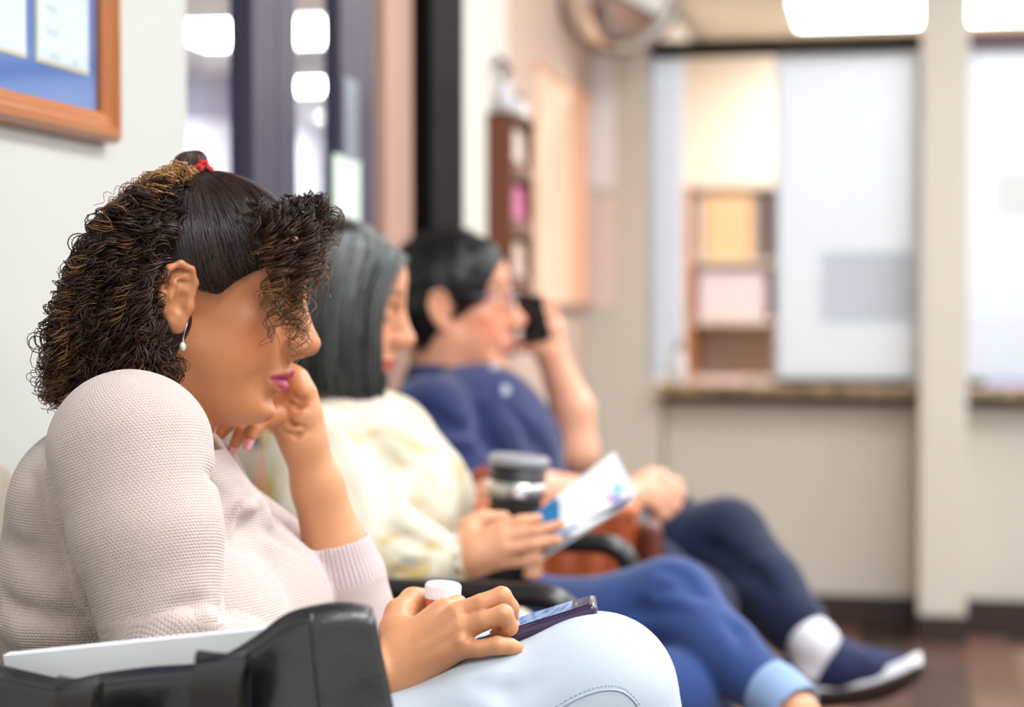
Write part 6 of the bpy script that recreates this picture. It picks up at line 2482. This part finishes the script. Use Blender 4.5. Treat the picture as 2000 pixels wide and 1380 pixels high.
# ---- short black hair
m_hair3 = hair_mat('short black hair', 0.4)
rs = np.random.RandomState(31)
Q = SDF()
Q.frame(RH3, H3, HS3)
Q.ell((-0.006, 0, 0.058), (0.104, 0.080, 0.088), 0.01)
Q.ell((-0.045, 0, 0.025), (0.066, 0.076, 0.082), 0.03)
for s_ in (-1, 1):
    Q.cone((0.020, s_ * 0.066, 0.050), (0.018, s_ * 0.069, 0.022), 0.014, 0.006, 0.02)
    Q.cone((-0.030, s_ * 0.062, 0.0), (-0.045, s_ * 0.050, -0.045), 0.016, 0.014, 0.02)
# clear the face and ears
Q.ell((0.118, 0, 0.010), (0.056, 0.12, 0.082), 0.012, sub=True)
for s_ in (-1, 1):
    Q.ell((-0.004, s_ * 0.092, 0.004), (0.030, 0.030, 0.034), 0.008, sub=True)
Q.disp = wob(70, 0.010, 0.0016)
v, f = Q.mesh(0.004)
hair3 = mesh_obj('hair', v - O3, f, m_hair3, W3, True)
set_color(hair3, np.tile(np.array(lin((12, 11, 13))[:3]), (len(v), 1)))
paths, radii, colsS = [], [], []
idx = rs.choice(len(v), 900)
Lv = (v - H3) @ RH3 / HS3
for k in idx:
    p = Lv[k]
    nrm = p - np.array([-0.01, 0, 0.03])
    nrm /= np.linalg.norm(nrm)
    flow = np.array([0.6, 0.15 * np.sign(p[1]), -0.5]) + rs.normal(size=3) * 0.25
    flow -= nrm * (flow @ nrm)
    flow /= np.linalg.norm(flow)
    L_ = rs.uniform(0.012, 0.026)
    if p[0] > 0.06 or p[2] < 0.03:
        L_ *= 0.5
    u = np.linspace(0, 1, 6)[:, None]
    P = p + flow * u * L_ + nrm * (0.004 * np.sin(u * 2.2))
    paths.append(H3 + HS3 * P @ RH3.T)
    radii.append(np.linspace(1, 0.4, 6) * 0.0012)
    colsS.append(np.tile(np.array(lin((15, 14, 17))[:3]), (6, 1)))
strands('hair_strands', paths, radii, colsS, m_hair3, hair3, O3)

# ---- glasses
m_wire = mat('thin grey frame', (120, 126, 150), 0.3, metal=0.6)


def hl3(x, y, z):
    return H3 + HS3 * RH3 @ np.array([x, y, z])


gp = [hl3(0.0, -0.078, 0.030), hl3(0.05, -0.074, 0.030), hl3(0.096, -0.062, 0.030)]
gl3 = tube('glasses', np.array(gp) - O3, 0.0022, m_wire, W3, 6)
for s_ in (-1, 1):
    ring = [hl3(0.104 - 0.010 * abs(math.cos(a)) * 0, s_ * 0.033 + 0.024 * math.cos(a), 0.018 + 0.017 * math.sin(a)) for a in np.linspace(0, 2 * math.pi, 25)]
    tube('rim', np.array(ring) - O3, 0.0016, m_wire, gl3, 6)
tube('bridge', np.array([hl3(0.105, -0.010, 0.022), hl3(0.108, 0, 0.026), hl3(0.105, 0.010, 0.022)]) - O3, 0.0016, m_wire, gl3, 6)
tube('temple', np.array([hl3(0.0, 0.078, 0.030), hl3(0.096, 0.062, 0.030)]) - O3, 0.0022, m_wire, gl3, 6)
tag(W3, 'seated person in navy polo shirt with crossed legs talking on a phone', 'person')

# ---- phone at his ear
c_ = j(1042, 626, YH + 0.070)
pn = empty('smartphone', tuple(c_))
ex_ = j(1030, 578, YH + 0.085) - j(1052, 672, YH + 0.085)
ex_ /= np.linalg.norm(ex_)
ey_ = np.array([0.93, -0.05, 0.25])
ey_ -= ex_ * (ey_ @ ex_)
ey_ /= np.linalg.norm(ey_)
ez_ = np.cross(ex_, ey_)
Mp = Matrix(((ex_[0], ey_[0], ez_[0], 0), (ex_[1], ey_[1], ez_[1], 0), (ex_[2], ey_[2], ez_[2], 0), (0, 0, 0, 1)))
bm = bmesh.new()
bx(bm, -0.042, 0.046, -0.027, 0.027, -0.0045, 0.0045, 0.0040, 3, Mp)
bm_obj('case', bm, mat('black phone case', (10, 10, 12), 0.3), pn, True)
bm = bmesh.new()
bx(bm, -0.038, 0.042, -0.024, 0.024, 0.0043, 0.0049, 0, 1, Mp)
bm_obj('screen', bm, mat('phone black glass', (6, 6, 8), 0.1), pn)
bm = bmesh.new()
bx(bm, -0.038, 0.042, -0.024, 0.024, -0.0049, -0.0043, 0, 1, Mp)
bm_obj('back_glass', bm, mat('phone back glass', (8, 8, 10), 0.15), pn)
tag(pn, 'black smartphone held up to the ear of the man in navy', 'phone')
